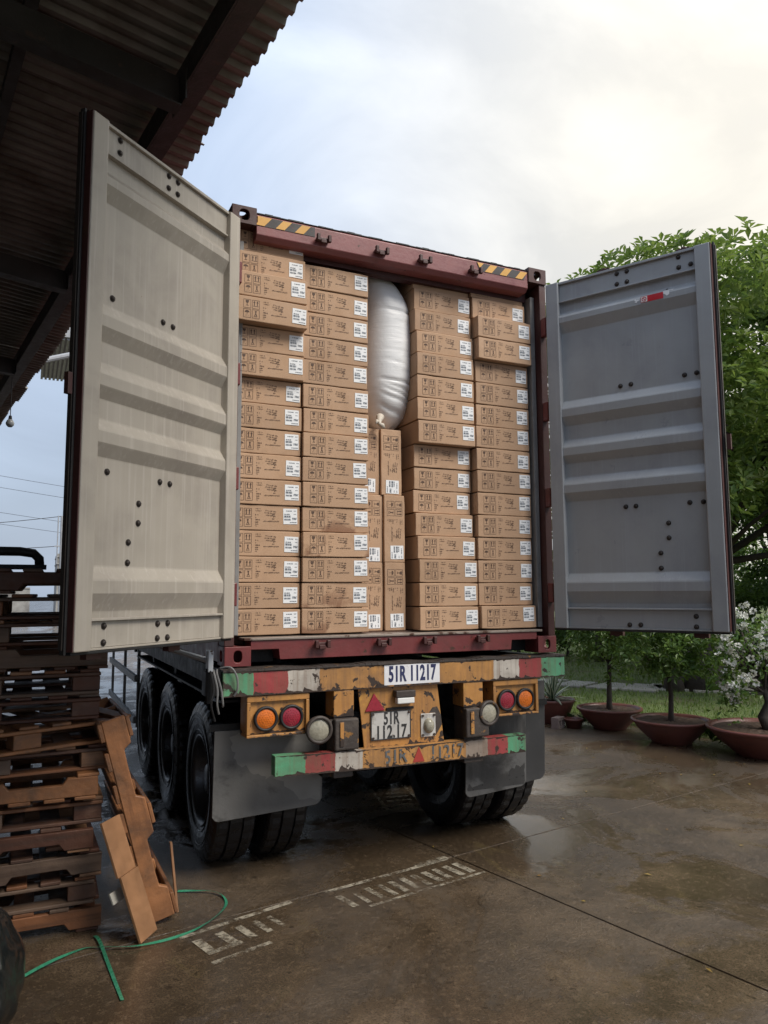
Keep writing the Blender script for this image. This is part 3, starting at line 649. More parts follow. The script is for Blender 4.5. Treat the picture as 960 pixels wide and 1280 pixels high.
# doors -----------------------------------------------------------
def make_door(h, f, nrm, paint, bolts, label, sticker=False):
    h, f = Vector(h), Vector(f); u = (f-h).normalized(); L = (f-h).length; n = Vector(nrm)
    def M(uu, nn, z): q = h+u*uu+n*nn; return (q.x, q.y, z)
    door = None
    def bx(mb, u0, u1, n0, n1, z0, z1):
        k = len(mb.v)
        mb.v += [M(u0,n0,z0),M(u1,n0,z0),M(u1,n1,z0),M(u0,n1,z0),M(u0,n0,z1),M(u1,n0,z1),M(u1,n1,z1),M(u0,n1,z1)]
        mb.f += [tuple(k+i for i in q) for q in ((0,3,2,1),(4,5,6,7),(0,1,5,4),(1,2,6,5),(2,3,7,6),(3,0,4,7))]; return mb
    zb, zt = 1.499, 4.049
    # panel with pressed ridges, one sheet with thickness
    Z = [(1.60,-.045),(1.655,-.045)]
    def ridge(a, p, c): return [(c,-.047),(c+.006,-.046),(p-.004,-.012),(p+.002,-.009),(p+(a-p)*.45,-.009),(p+(a-p)*.52,-.012),(a-.008,-.045),(a,-.047)]
    rows = [(1.52,-.047)]
    for a, p, c in ((1.89,1.757,1.672),(2.588,2.464,2.398),(2.861,2.737,2.677),(3.15,3.024,2.956),(3.823,3.733,3.656)): rows += ridge(a, p, c)
    rows.append((4.03,-.047)); us = [.07, .35, .6, .85, L-.085]
    mb = MB()
    for z, d in rows: mb.v += [M(x, d, z) for x in us]
    K = len(us); nb = len(mb.v)
    for i in range(len(rows)-1):
        for k in range(K-1): mb.f.append((i*K+k, i*K+k+1, (i+1)*K+k+1, (i+1)*K+k))
    mb.v += [M(x, d-.006, z) for z, d in rows for x in us]
    for i in range(len(rows)-1):
        for k in range(K-1): mb.f.append((nb+i*K+k, nb+(i+1)*K+k, nb+(i+1)*K+k+1, nb+i*K+k+1))
    door = mb.build('door', paint, box); tag(door, label)
    bx(MB(), 0, .098, -.058, 0, zb, zt).build('hinge_post', paint, door, bevel=.006)
    bx(MB(), L-.098, L, -.058, 0, zb, zt).build('lock_post', paint, door, bevel=.006)
    tr = MB(); bx(tr, .0985, L-.0985, -.054, -.030, 3.905, 4.03); bx(tr, .0985, L-.0985, -.054, -.012, 4.031, zt-.001); bx(tr, .0985, L-.0985, -.054, -.018, 3.893, 3.904); tr.build('top_rail', paint, door, bevel=.002)
    br = MB(); bx(br, .0985, L-.0985, -.054, -.030, zb+.012, 1.632); bx(br, .0985, L-.0985, -.054, -.008, 1.633, 1.645); bx(br, .0985, L-.0985, -.054, -.02, zb+.001, zb+.011); br.build('bottom_rail', paint, door, bevel=.002)
    # outer skin, rubber gasket and free edge strip
    bx(MB(), .0, L, -.070, -.0595, zb+.004, zt-.004).build('outer_skin', 'maroon_dark', door)
    g = MB(); bx(g, L+.0062, L+.020, -.070, -.040, zb-.012, zt+.010); bx(g, 0, L, -.068, -.02, zb-.014, zb-.001); bx(g, .02, L, -.066, -.036, zt+.001, zt+.010); g.build('gasket', 'rubber', door, bevel=.003)
    bx(MB(), L+.0005, L+.006, -.0585, -.004, zb+.002, zt-.002).build('edge_plate', 'maroon_dark', door, bevel=.002)
    bx(MB(), L+.0205, L+.026, -.072, -.050, zb+.01, zt-.01).build('edge_strip', 'bolt_dark', door)
    # outer locking bars with cams and handle
    for uu in (.42, .98):
        lb = MB(); lb.tube([M(uu,-.10,zb-.05), M(uu,-.10,zt+.05)], .017, 10)
        for z in (zb+.25, 2.45, 3.1, zt-.25): bx(lb, uu-.05, uu+.05, -.118, -.071, z-.04, z+.04)
        bx(lb, uu-.045, uu+.045, -.12, -.08, zt+.012, zt+.04); bx(lb, uu-.045, uu+.045, -.12, -.08, zb-.045, zb-.017)
        bx(lb, uu-.30, uu, -.135, -.121, 2.30, 2.335)
        lb.build('lock_rod', 'maroon_dark', door)
    for z in (1.75, 2.45, 3.1, 3.75): bx(MB(), -.035, .09, -.085, -.0605, z-.05, z+.05).build('hinge', 'maroon_dark', door, bevel=.004)
    bx(MB(), L+.035, L+.06, -.06, -.035, 2.66, 2.76).build('stop_tab', 'maroon_dark', door)
    for bu, bz in bolts:
        b0 = -.030 if (bz > 3.9 or bz < 1.64) else -.047
        mb = MB(); c0 = Vector(M(bu, b0, bz)); nn = Vector((n.x, n.y, 0))
        mb.tube([c0, c0+nn*.003], .0165, 12); mb.tube([c0+nn*.0032, c0+nn*.010, c0+nn*.014], [.0125,.011,.006], 8)
        mb.build('bolt', 'bolt_dark', door)
    if sticker:
        o_ = -.0072
        def flat(u0, u1, z0, z1, dn, m, nm, par): q = MB(); bx(q, u0, u1, o_+dn, o_+dn+.0008, z0, z1); return q.build(nm, m, par)
        sk = flat(.705, .858, 3.742, 3.786, 0, 'red_sticker', 'warning_sticker', door)
        flat(.708, .750, 3.745, 3.783, .001, 'white_sticker', 'pictogram', door)
        rm = MB(); k = 20
        for i in range(k):
            a0, a1 = math.tau*i/k, math.tau*(i+1)/k
            rm.quad(*[M(.729+r*math.cos(a), o_+.0024, 3.764+r*math.sin(a)) for r, a in ((.011,a0),(.016,a0),(.016,a1),(.011,a1))])
        rm.quad(M(.719,o_+.0024,3.771),M(.722,o_+.0024,3.775),M(.739,o_+.0024,3.757),M(.736,o_+.0024,3.753)); rm.build('prohibition_ring', 'red_sticker', door)
        for cu, czz, rr in ((.676,3.765,.016),(.89,3.80,.05)):
            pm = MB(); pts = []
            for i in range(26):
                a = math.tau*i/26; r_ = rr*(1+.45*math.sin(a*3+1)+.3*math.sin(a*7))*.8; pts.append(M(cu+r_*math.cos(a)*1.2, o_-.0006 if czz < 3.79 else -.0085, min(3.79, czz+r_*math.sin(a)*.75)))
            pm.quad(*pts); pm.build('paint_scuff', 'carton_label', door)
    return door
lb = [(.973,4.01),(.973,3.945),(.615,4.01),(.542,4.01),(.615,3.942),(.542,3.942),(.973,3.195),(.612,3.194),(.534,3.193),(.97,2.337),(.604,2.336),(.528,2.335),(.753,2.206),(.753,2.108),(.817,2.008),(.818,1.908),(.974,1.608),(.974,1.531),(.612,1.605),(.537,1.605),(.612,1.532),(.537,1.532)]
make_door((-1.199,-.144),(-2.099,-.894),(.6402,-.7682),'door_lit',lb,'left door, grey inside tinted for the brighter light on it, with stains and bolt heads')
rb = [(.962,4.01),(.962,3.938),(1.04,3.941),(.537,4.005),(.609,4.005),(.535,3.93),(.607,3.93),(.876,3.80),(.527,3.193),(.601,3.194),(.962,3.194),(1.04,3.196),(.532,2.338),(.602,2.338),(.957,2.336),(1.042,2.334),(.815,2.209),(.813,2.11),(.756,2.011),(.754,1.91),(.533,1.532),(.608,1.533),(.967,1.594),(.966,1.527)]
make_door((1.137,-.091),(1.682,-1.125),(-.8846,-.4663),'door_shaded',rb,'right door, grey inside tinted for bluish shade, with a small red sticker',True)

# ================================================================ TRAILER
tr = empty('container_trailer', (0, .75, 0), 0, 'worn three-axle container trailer with orange bumper painted green, red and white', 'trailer')
YB = -.06
bm_ = MB(); bm_.box(-1.24, 1.24, YB, .10, 1.152, 1.296); bm_.build('rear_beam', 'beam_bands', tr, bevel=.006)
tp = MB(); n = 60   # bent, rusty top edge of the beam
for i in range(n):
    x0, x1 = -1.24+2.48*i/n, -1.24+2.48*(i+1)/n; z = 1.299+.003*math.sin(i*.9)+.003*math.sin(i*.31)
    tp.box(x0, x1, YB-.006+.004*math.sin(i*.7), .11, 1.297, z+.010)
tp.build('beam_cap', 'bracket_dirty', tr)
dec = MB(); dec.box(-.200, .206, YB-.0025, YB-.001, 1.166, 1.292); dec.build('number_decal', 'decal_white', tr)
put_text('number', '51R 11217', .135, 'ink_navy', tr, (.003, YB-.0036, 1.230), bold=.0045, sx=.56)
# main chassis beams (I section) and crossmembers
for x in (-.475, .475):
    fb = MB(); fb.box(x-.07, x+.07, .11, 11.8, 1.235, 1.255); fb.box(x-.07, x+.07, .11, 11.8, .86, .88); fb.box(x-.008, x+.008, .11, 11.8, .881, 1.234); fb.build('chassis_beam', 'chassis_black', tr)
for y in (.9, 2.0, 3.2, 4.6, 6.2, 8.0, 10.0): MB().box(-1.15, 1.15, y-.04, y+.04, 1.10, 1.23).build('crossmember', 'chassis_black', tr)
for s in (-1, 1): MB().box(*sorted((s*1.20, s*1.12)), .12, 11.7, 1.17, 1.29).build('side_rail', 'chassis_black', tr)
# uprights joining the beam and the lower bumper
for x0, x1 in ((-.545,-.408),(.390,.545)):
    MB().box(x0, x1, YB+.004, .09, .99, 1.151).build('upright', 'orange_paint', tr, bevel=.006)
    MB().box(x0+.004, x1-.004, YB+.012, .08, .62, .989).build('upright', 'bracket_dirty', tr, bevel=.006)
    MB().box(x0-.012, x1+.012, YB-.05, YB+.003, .795, .985).build('bump_stop', 'bracket_dirty', tr, bevel=.012, seg=3)
    MB().box(x0+.02, x0+.045, YB-.058, YB-.0505, .82, .965).build('wear_strip', 'orange_paint', tr, bevel=.002)
# bump stop sits proud; lower bumper below, slightly bent
lw = MB(); n = 30
xs = [-.93+1.81*i/n for i in range(n+1)]
def lz(x): return .735-.022*(x+.93)/1.81 - .006*math.cos(x*2.2)
def ly(x): return YB-.02+.014*math.sin(x*2.4)
for x in xs:
    z, y = lz(x), ly(x); lw.v += [(x,y,z-.060),(x,y,z+.060),(x,y+.075,z+.060),(x,y+.075,z-.060)]
for i in range(n):
    for k in range(4): lw.f.append((4*i+k, 4*i+(k+1)%4, 4*i+4+(k+1)%4, 4*i+4+k))
lw.f += [(3,2,1,0), (4*n,4*n+1,4*n+2,4*n+3)]
lw.build('lower_bumper', 'low_bands', tr, bevel=.004)
put_text('number', '51R', .115, 'ink_faded', tr, (-.135, ly(-.13)-.004, lz(-.13)), bold=.002, sx=.85)
put_text('number', '11217', .115, 'ink_faded', tr, (.245, ly(.23)-.004, lz(.23)), bold=.002, sx=.85)
MB().prism([(-.01,lz(0)-.045),(.075,lz(0)-.045),(.034,lz(0)+.05)], .002, Matrix.Translation((0,ly(.03)-.0045,0))).build('triangle_mark', 'red_paint', tr)
# centre panel, leaning a little
pan = [(-.327,.772),(.252,.772),(.205,1.15),(-.37,1.15)]
MB().prism(pan, .012, Matrix.Translation((0,YB+.03,0))).build('number_panel', 'orange_paint', tr, bevel=.003)
PY = YB+.03
pl = MB(); pl.box(-.285, .0, PY-.008, PY-.0015, .822, 1.000); pl.build('number_plate', 'plate_white', tr, bevel=.006)
fr = MB()
for a in ((-.285,0,.822,.828),(-.285,0,.994,1.0),(-.285,-.279,.829,.993),(-.006,0,.829,.993)): fr.box(a[0],a[1],PY-.0105,PY-.0083,a[2],a[3])
fr.build('plate_rim', 'ink_dark', tr)
put_text('plate_number', '51R', .112, 'ink_dark', tr, (-.140, PY-.0095, .952), bold=.0026, sx=.60)
put_text('plate_number', '112.17', .112, 'ink_dark', tr, (-.142, PY-.0095, .866), bold=.0026, sx=.70)
for x, z in ((-.27,.985),(-.015,.985),(-.27,.837),(-.015,.837)): disc(MB(), (x,PY-.0108,z), .008, (0,-1,0), 8, .006).build('bolt', 'steel_bolt', tr)
MB().prism([(-.325,1.005),(-.185,1.005),(-.262,1.118)], .010, Matrix.Translation((0,PY-.012,0))).build('reflector_triangle', 'lamp_red', tr, bevel=.004)
lp = MB(); lp.box(-.125, .015, PY-.055, PY-.001, 1.085, 1.128); lp.build('plate_lamp', 'bracket_dirty', tr, bevel=.005)
MB().box(-.115, .008, PY-.052, PY-.006, 1.045, 1.0835).build('plate_lamp_lens', 'white_sticker', tr, bevel=.006)
MB().box(-.175, .02, PY-.012, PY-.002, 1.004, 1.020).build('plate_bracket', 'chassis_black', tr)
sm = MB(); sm.box(.075, .185, PY-.008, PY-.0015, .815, .965); sm.build('side_lamp_plate', 'plate_white', tr, bevel=.004)
sl = MB().lathe([(.001,.035),(.02,.032),(.033,.02),(.037,0)], 20, Matrix.Translation((.130,PY-.0085,.887)) @ Matrix.Rotation(R(90),4,'X') @ Matrix.Diagonal((1,1.35,1,1))); sl.build('side_lamp', 'lamp_clear', tr, smooth=True)
for x, z in ((.088,.952),(.172,.952),(.088,.828),(.172,.828)): disc(MB(), (x,PY-.009,z), .009, (0,-1,0), 8, .006).build('bolt', 'steel_bolt', tr)
pts = [(.19,.82),(.235,.885),(.228,.95),(.20,1.005),(.165,1.0),(.14,.968),(.187,.966)]
MB().prism(pts, .0012, Matrix.Translation((0,PY-.0016,0))).build('rust_patch', 'bracket_dirty', tr)
def rust_edge(x0, x1, y, zf, h, up, seed, par=None):
    rr = random.Random(seed); n = int((x1-x0)/.011); top_, bot = [], []
    hh = 0.
    for i in range(n+1):
        x = x0+(x1-x0)*i/n; hh = max(.0, hh*.6+rr.uniform(-.3,1)*h*.5+(rr.random() < .05)*h*1.6); z = zf(x)
        top_.append((x, z+(hh+.0015)*up)); bot.append((x, z))
    mb = MB(); yy = y if callable(y) else (lambda x: y)
    for i in range(n):
        (a, za), (b_, zb_) = top_[i], top_[i+1]; mb.quad((a,yy(a),bot[i][1]),(b_,yy(b_),bot[i+1][1]),(b_,yy(b_),zb_),(a,yy(a),za))
    mb.build('rust_edge', 'rust_scale', tr)
mat('rust_scale', (.035, .021, .015), .75, var=.4, vs=30, bump=.5)
rust_edge(-1.235, 1.235, YB-.0012, lambda x: 1.1525, .014, 1, 1); rust_edge(-1.235, 1.235, YB-.0012, lambda x: 1.2955, .007, -1, 2)
rust_edge(-.925, .875, lambda x: ly(x)-.0015, lambda x: lz(x)-.0595, .012, 1, 3); rust_edge(-.925, .875, lambda x: ly(x)-.0015, lambda x: lz(x)+.0595, .008, -1, 4)
rust_edge(-.325, .25, PY-.0012, lambda x: .773, .016, 1, 5)
for x0, x1 in ((-.543,-.410),(.392,.543)): rust_edge(x0, x1, YB+.0028, lambda x: .991, .035, 1, 6)
for x0, x1 in ((-1.07,-.724),(.654,.986)): rust_edge(x0, x1, YB+.0285, lambda x: .9235, .022, 1, 7); rust_edge(x0-.02, x1+.02, YB+.0068, lambda x: .9055, .008, 1, 9)
# lamp boxes with two round lamps
def lamp_box(x0, x1, colors):
    mb = MB(); y0, y1 = YB+.03, .10
    mb.box(x0, x1, y0, y1, .905, 1.148); bx_ = mb.build('lamp_box', 'orange_paint', tr, bevel=.006)
    fr = MB(); t = .022
    for a in ((x0,x1,1.112,1.148),(x0,x1,.905,.922),(x0,x0+t,.9225,1.1115),(x1-t,x1,.9225,1.1115)): fr.box(a[0],a[1],y0-.022,y0-.0005,a[2],a[3])
    fr.build('lamp_frame', 'orange_paint', tr, bevel=.004)
    w = x1-x0
    for k, c in enumerate(colors):
        cx, cz_ = x0+w*(.30+.41*k), 1.012
        T = Matrix.Translation((cx, y0-.001, cz_)) @ Matrix.Rotation(R(90),4,'X')
        lamp = MB().lathe([(.066,0),(.073,.004),(.075,.02),(.068,.028),(.060,.026),(.057,.018),(.057,0)], 32, T).build('tail_lamp', 'rubber', tr, smooth=True)
        prof = [(.001,.030),(.02,.0285),(.04,.025),(.0565,.019)]
        MB().lathe(prof, 28, T).build('lens', c, lamp, smooth=True)
        dm = MB()   # moulded bead pattern of the lens
        for r, q in ((.012,6),(.026,12),(.040,18)):
            for i in range(q):
                a = math.tau*i/q; hgt = .030-.0035*(r/.03)**1.6
                p0 = T @ Vector((r*math.cos(a), r*math.sin(a), hgt-.004)); p1 = T @ Vector((r*math.cos(a), r*math.sin(a), hgt+.0022))
                dm.tube([p0, p1], [.0055,.0028], 6)
        dm.build('lens_beads', c, lamp)
lamp_box(-1.092, -.702, ('lamp_orange','lamp_red')); lamp_box(.632, 1.008, ('lamp_red','lamp_orange'))
def round_lamp(cx, cz_, yw):
    T = Matrix.Translation((cx, YB-.03, cz_)) @ Matrix.Rotation(yw,4,'Z') @ Matrix.Rotation(R(90),4,'X')
    l = MB().lathe([(.03,-.06),(.062,-.05),(.082,-.01),(.086,.012),(.080,.024),(.066,.024),(.064,.012)], 28, T).build('reverse_lamp', 'bracket_dirty', tr, smooth=True)
    MB().lathe([(.001,.026),(.03,.024),(.052,.018),(.0635,.012)], 26, T).build('lens', 'lamp_clear', l, smooth=True)
    MB().tube([(cx, YB-.0, cz_), (cx+(.16 if cx < 0 else -.12), YB+.04, cz_+.02)], .035, 10).build('lamp_arm', 'bracket_dirty', tr)
round_lamp(-.655, .930, R(-4)); round_lamp(.560, .945, R(6))
# mud flaps
mat('dry_mud', (.17, .165, .155), .7, var=.15, vs=8, grime=((.10, .097, .092), 5, .5, .7))
mat('wet_mud', (.035, .034, .033), .35, var=.2, vs=8)
def flap(x0, x1, z0, z1, y, tilt, m, cut=.03, patch=None):
    w = x1-x0; P = [(0,z1),(0,z0+cut),(cut*.6,z0+cut*.25),(cut*1.3,z0),(w-cut*1.3,z0+.03),(w-cut*.5,z0+.035+cut*.3),(w,z0+.035+cut*1.2),(w,z1)]
    mb = MB(); k = len(P); n = 1
    Mx = Matrix.Translation((x0,y,0)) @ Matrix.Translation((0,0,z1)) @ Matrix.Rotation(tilt,4,'X') @ Matrix.Translation((0,0,-z1))
    mb.prism(P, .012, Mx); o = mb.build('mud_flap', m, tr, bevel=.003)
    if patch:
        pts, pm, sd = patch; rr = random.Random(sd); out = []
        for q in range(len(pts)):
            (a0, b0), (a1, b1) = pts[q], pts[(q+1) % len(pts)]
            for k2 in range(7): t = k2/7; out.append((a0+(a1-a0)*t+rr.uniform(-.012,.012), b0+(b1-b0)*t+rr.uniform(-.016,.016)))
        out = [(min(max(a, .012), w-.012), min(max(c, z0+.045), z1-.01)) for a, c in out]
        MB().prism(out, .0008, Mx @ Matrix.Translation((0,-.0012,0))).build('mud_stain', pm, o)
    return o
flap(-1.235, -.535, .385, .925, .15, R(3), 'flap_grey', patch=([(.10,.90),(.30,.93),(.70,.90),(.70,.45),(.55,.47),(.42,.60),(.30,.62),(.13,.75)], 'dry_mud', 4))
flap(.520, 1.030, .335, .95, .13, R(2), 'flap_grey', patch=([(.01,.34),(.50,.34),(.50,.52),(.40,.50),(.33,.44),(.22,.46),(.10,.41),(.01,.42)], 'wet_mud', 8))
flap(.86, 1.235, .355, 1.10, .175, R(2), 'flap_dark')
for x0, x1 in ((-1.26,-.6),(.5,1.24)): MB().box(x0, x1, .16, .20, .925, .965).build('flap_rail', 'chassis_black', tr)
# wheels
RX = Matrix.Rotation(R(90), 4, 'Y')
def make_wheel(side):
    """local axis X, outer face towards side*X; origin at the wheel centre"""
    w = empty('wheel', (0,0,0)); T = Matrix.Rotation(R(90)*side, 4, 'Y')
    prof = [(.285,-.105),(.30,-.125),(.36,-.142),(.44,-.145),(.488,-.132),(.510,-.118),(.516,-.100),(.516,-.052),(.500,-.048),(.500,-.040),(.519,-.036),(.519,.036),(.500,.040),(.500,.048),(.516,.052),(.516,.100),(.510,.118),(.488,.132),(.44,.145),(.36,.142),(.30,.125),(.285,.105)]
    def fn(i, k, r):
        if i in (4,5,6,7,14,15,16,17) and k % 3 == 2: return r-.007
        if i in (10,11) and k % 3 == 0: return r-.004
        return r
    ty = MB().lathe(prof, 96, T, fn).build('tyre', 'tyre', w, world=False)
    ribs = MB()
    for r, h in ((.325,.137),(.405,.1455),(.43,.1455)): ribs.lathe([(r-.004,h-.004),(r,h+.003),(r+.004,h-.004)], 64, T)
    ribs.build('sidewall_rib', 'tyre', ty, world=False, smooth=True)
    rm = MB().lathe([(.284,.112),(.296,.128),(.290,.132),(.272,.122),(.262,.10),(.256,.02),(.235,-.02),(.19,-.045),(.13,-.05),(.12,-.02),(.11,.06),(.085,.085),(.03,.09),(.001,.09)], 48, T)
    rim = rm.build('rim', 'rim', w, world=False, smooth=True)
    MB().lathe([(.256,.02),(.258,-.1),(.29,-.12)], 32, T).build('rim_barrel', 'rim', rim, world=False, smooth=True)
    nut = MB()
    for k in range(10):
        a = math.tau*k/10; c0 = T @ Vector((.165*math.cos(a), .165*math.sin(a), -.05)); c1 = T @ Vector((.165*math.cos(a), .165*math.sin(a), -.015)); nut.tube([c0, c1], .016, 6)
    nut.build('wheel_nut', 'steel_bolt', rim, world=False)
    return w
for side in (-1, 1):
    proto = None
    for y in (.75, 2.05, 3.35):
        for x in (1.065, .725):
            if proto is None: w = proto = make_wheel(side)
            else: w = copy_tree(proto)
            w.parent = tr; w.matrix_parent_inverse = Matrix.Translation((0,-.75,0)); w.location = (side*x, y, .515); w.rotation_euler = (random.uniform(0,6.28), 0, 0)
for y in (.75, 2.05, 3.35):
    MB().tube([(-1.0,y,.515),(1.0,y,.515)], .065, 12).build('axle', 'chassis_black', tr)
    for s in (-1, 1):
        sp = MB()
        for k in range(5): sp.box(s*.5-.045, s*.5+.045, y-.55+k*.09, y+.55-k*.09, .60+k*.018, .616+k*.018)
        sp.build('leaf_spring', 'chassis_black', tr); MB().box(s*.5-.06, s*.5+.06, y-.66, y-.54, .6, .86).build('spring_hanger', 'chassis_black', tr)
# side guard behind the left wheels
gd = [((-1.21,3.98,.88),(-1.21,6.6,.90)),((-1.21,3.98,.40),(-1.21,6.6,.55))]
g = MB(); g.box(-1.225,-1.195,3.98,6.6,.83,.90); g.build('side_guard', 'guard_grey', tr); g = MB(); g.box(-1.225,-1.195,3.98,6.6,.40,.47); g.build('side_guard', 'guard_grey', tr)
for y in (4.0, 5.2, 6.55): MB().box(-1.195,-1.165,y-.02,y+.02,.36,1.17).build('guard_post', 'guard_grey', tr)
# twist locks, lever and hoses at the left end of the beam
MB().box(-1.325,-1.295,-.05,.02,1.30,1.425).build('twist_lock', 'guard_grey', tr, bevel=.004); MB().tube([(-1.31,-.02,1.32),(-1.31,-.02,1.12)], .022, 8).build('lock_shaft', 'chassis_black', tr)
MB().tube([(-1.30,.0,1.36),(-1.5,.5,1.42)], .018, 8).build('lock_lever', 'guard_grey', tr); MB().box(-1.33,-1.245,-.03,.09,1.16,1.30).build('lock_bracket', 'chassis_black', tr)
def spline(pts, n=6):
    pts = [Vector(p) for p in pts]; out = []
    for i in range(len(pts)-1):
        p0, p1, p2, p3 = pts[max(0,i-1)], pts[i], pts[i+1], pts[min(len(pts)-1,i+2)]
        for k in range(n):
            t = k/n; out.append(.5*((2*p1)+(-p0+p2)*t+(2*p0-5*p1+4*p2-p3)*t*t+(-p0+3*p1-3*p2+p3)*t**3))
    return out+[pts[-1]]
for k in range(3):
    x = -1.31+.022*k; MB().tube(spline([(x,-.02,1.31),(x-.006*k,-.075,1.29),(x+.012,-.085,1.2),(x+.012*k,-.08,1.12),(x+.03,-.05,1.02+.04*k)]), .006, 6).build('hose', 'cable_grey' if k else 'rubber', tr)
MB().tube(spline([(-1.25,-.03,1.32),(-1.20,-.085,1.325),(-1.165,-.09,1.27),(-1.16,-.085,1.2),(-1.175,-.07,1.16)]), .006, 6).build('hose', 'cable_grey', tr)
for s in (-1, 1): MB().box(*sorted((s*1.19, s*.62)), .20, 4.1, 1.085, 1.10).build('mudguard', 'chassis_black', tr)

# ================================================================ CARTONS
BW, BH, BD = .468, .1632, .62
def carton_print():
    mb = MB(); rp = random.Random(5); y = -.0007; W_, H_ = BW, BH
    def rect(a, b, c, d): mb.quad((a,y,c),(b,y,c),(b,y,d),(a,y,d))
    def poly(*p): mb.quad(*[(a,y,c) for a, c in p])
    def frame(a, b, c, d, t=.0020): rect(a,b,c,c+t); rect(a,b,d-t,d); rect(a,a+t,c+t,d-t); rect(b-t,b,c+t,d-t)
    x0, cw, ch = .045, .048, .056; z0 = .022
    frame(x0, x0+cw, z0, z0+ch); frame(x0, x0+cw, z0+ch+.006, z0+2*ch+.006); frame(x0+cw+.008, x0+2*cw+.008, z0, z0+ch); frame(x0+cw+.008, x0+2*cw+.008, z0+ch+.006, z0+2*ch+.006)
    cx, cz_ = x0+cw/2, z0+ch*1.5+.012       # goblet
    poly((cx-.011,cz_+.016),(cx+.011,cz_+.016),(cx+.009,cz_+.003),(cx+.002,cz_-.003),(cx-.002,cz_-.003),(cx-.009,cz_+.003)); rect(cx-.0015,cx+.0015,cz_-.016,cz_-.003); rect(cx-.008,cx+.008,cz_-.019,cz_-.016)
    cx = x0+cw*1.5+.008                      # two arrows
    for d in (-.010, .010):
        rect(cx+d-.0025,cx+d+.0025,cz_-.014,cz_+.006); poly((cx+d-.007,cz_+.005),(cx+d+.007,cz_+.005),(cx+d,cz_+.018))
    rect(cx-.018,cx+.018,cz_-.019,cz_-.0165)
    cx, cz_ = x0+cw/2, z0+ch/2+.004          # umbrella
    poly(*[(cx+.015*math.cos(a),cz_+.002+.013*math.sin(a)) for a in [math.pi*i/8 for i in range(9)]]); rect(cx-.001,cx+.001,cz_-.014,cz_+.002)
    for d in (-.012,-.004,.006): rect(cx+d,cx+d+.004,cz_-.020,cz_-.018)
    cx = x0+cw*1.5+.008                      # stacking figure
    poly((cx-.006,cz_+.016),(cx+.006,cz_+.016),(cx+.004,cz_+.008),(cx-.004,cz_+.008)); rect(cx-.003,cx+.003,cz_-.004,cz_+.008); poly((cx-.009,cz_-.014),(cx-.005,cz_-.014),(cx+.002,cz_-.003),(cx-.003,cz_-.003)); poly((cx+.005,cz_-.014),(cx+.009,cz_-.014),(cx+.003,cz_-.003),(cx-.002,cz_-.003))
    rect(cx-.012,cx+.012,cz_-.020,cz_-.0175)
    def glyphs(a, z, n, h=.0065, gap=.0018, dens=.8):
        for k in range(n):
            w = h*rp.uniform(.55,.95)
            if rp.random() < dens:
                rect(a, a+w, z+h*.38, z+h*.62)
                if rp.random() < .7: rect(a+w*.32, a+w*.66, z, z+h*.36)
                if rp.random() < .7: rect(a, a+w*.36, z+h*.64, z+h)
                if rp.random() < .6: rect(a+w*.3, a+w, z+h*.85, z+h)
                if rp.random() < .5: rect(a+w*.75, a+w, z+h*.05, z+h*.40)
            a += w+gap
    tx = .172
    glyphs(tx,.134,6,.0075); glyphs(tx,.121,6,.0065); glyphs(tx,.094,2,.0085,.008); glyphs(tx,.079,2,.0085,.008)
    glyphs(tx,.063,4,.009,.0012,1); glyphs(tx,.048,3,.009,.0012,1); glyphs(tx,.036,3,.0075,.0012,1); glyphs(tx,.024,2,.007)
    for k in range(4):
        for q in range(3): glyphs(.232+.019*k, .124-.014*q-.002*k, 2, .0085, .0015, .9)
    glyphs(.282,.098,2,.008); glyphs(.282,.085,2,.008); glyphs(.282,.072,2,.008)
    glyphs(.225,.056,15,.0078,.0012,.97)
    return mb
def label_print():
    mb = MB(); rp = random.Random(9); y = -.0022
    def rect(a, b, c, d): mb.quad((a,y,c),(b,y,c),(b,y,d),(a,y,d))
    def lines(a, b, z, h, n):
        x = a
        while x < b: w = rp.uniform(.0012,.004); rect(x, min(b,x+w), z, z+h); x += w+rp.uniform(.0008,.003)
    lines(.385,.425,.118,.006,1); lines(.437,.452,.118,.006,1); lines(.374,.41,.096,.007,1); lines(.437,.452,.098,.005,1)
    lines(.372,.415,.078,.014,1); lines(.372,.415,.060,.011,1); lines(.425,.456,.064,.010,1); lines(.425,.456,.074,.004,1); lines(.41,.456,.044,.006,1)
    return mb
def carton_body(seed):
    """box whose front edges sag and crush a little"""
    r = random.Random(seed); mb = MB(); n = 7; H_ = BH-.0014
    bot, top_ = [], []
    for i in range(n+1):
        x = BW*i/n; e = 1 if i in (0, n) else 0
        bot.append((x, r.uniform(0,.0022)+e*r.uniform(0,.004), r.uniform(0,.0022)+e*r.uniform(0,.003))); top_.append((x, r.uniform(0,.0022)+e*r.uniform(0,.004), H_-r.uniform(0,.0035)-e*r.uniform(0,.003)))
    mid = [(BW*i/n, r.uniform(0,.0015), H_*.5) for i in range(n+1)]
    F = bot+mid+top_+[(0,BD,0),(BW,BD,0),(BW,BD,H_),(0,BD,H_)]; k = n+1; mb.v = F
    for i in range(n): mb.f += [(i,i+1,k+i+1,k+i), (k+i,k+i+1,2*k+i+1,2*k+i)]
    A, B_, C_, D_ = 3*k, 3*k+1, 3*k+2, 3*k+3
    mb.f += [(A,D_,C_,B_), tuple([A,B_]+[n-i for i in range(n+1)]), tuple([2*k+i for i in range(n+1)]+[C_,D_]), (0,k,2*k,D_,A), (n,B_,C_,2*k+n,k+n)]
    return mb
bodies = {}
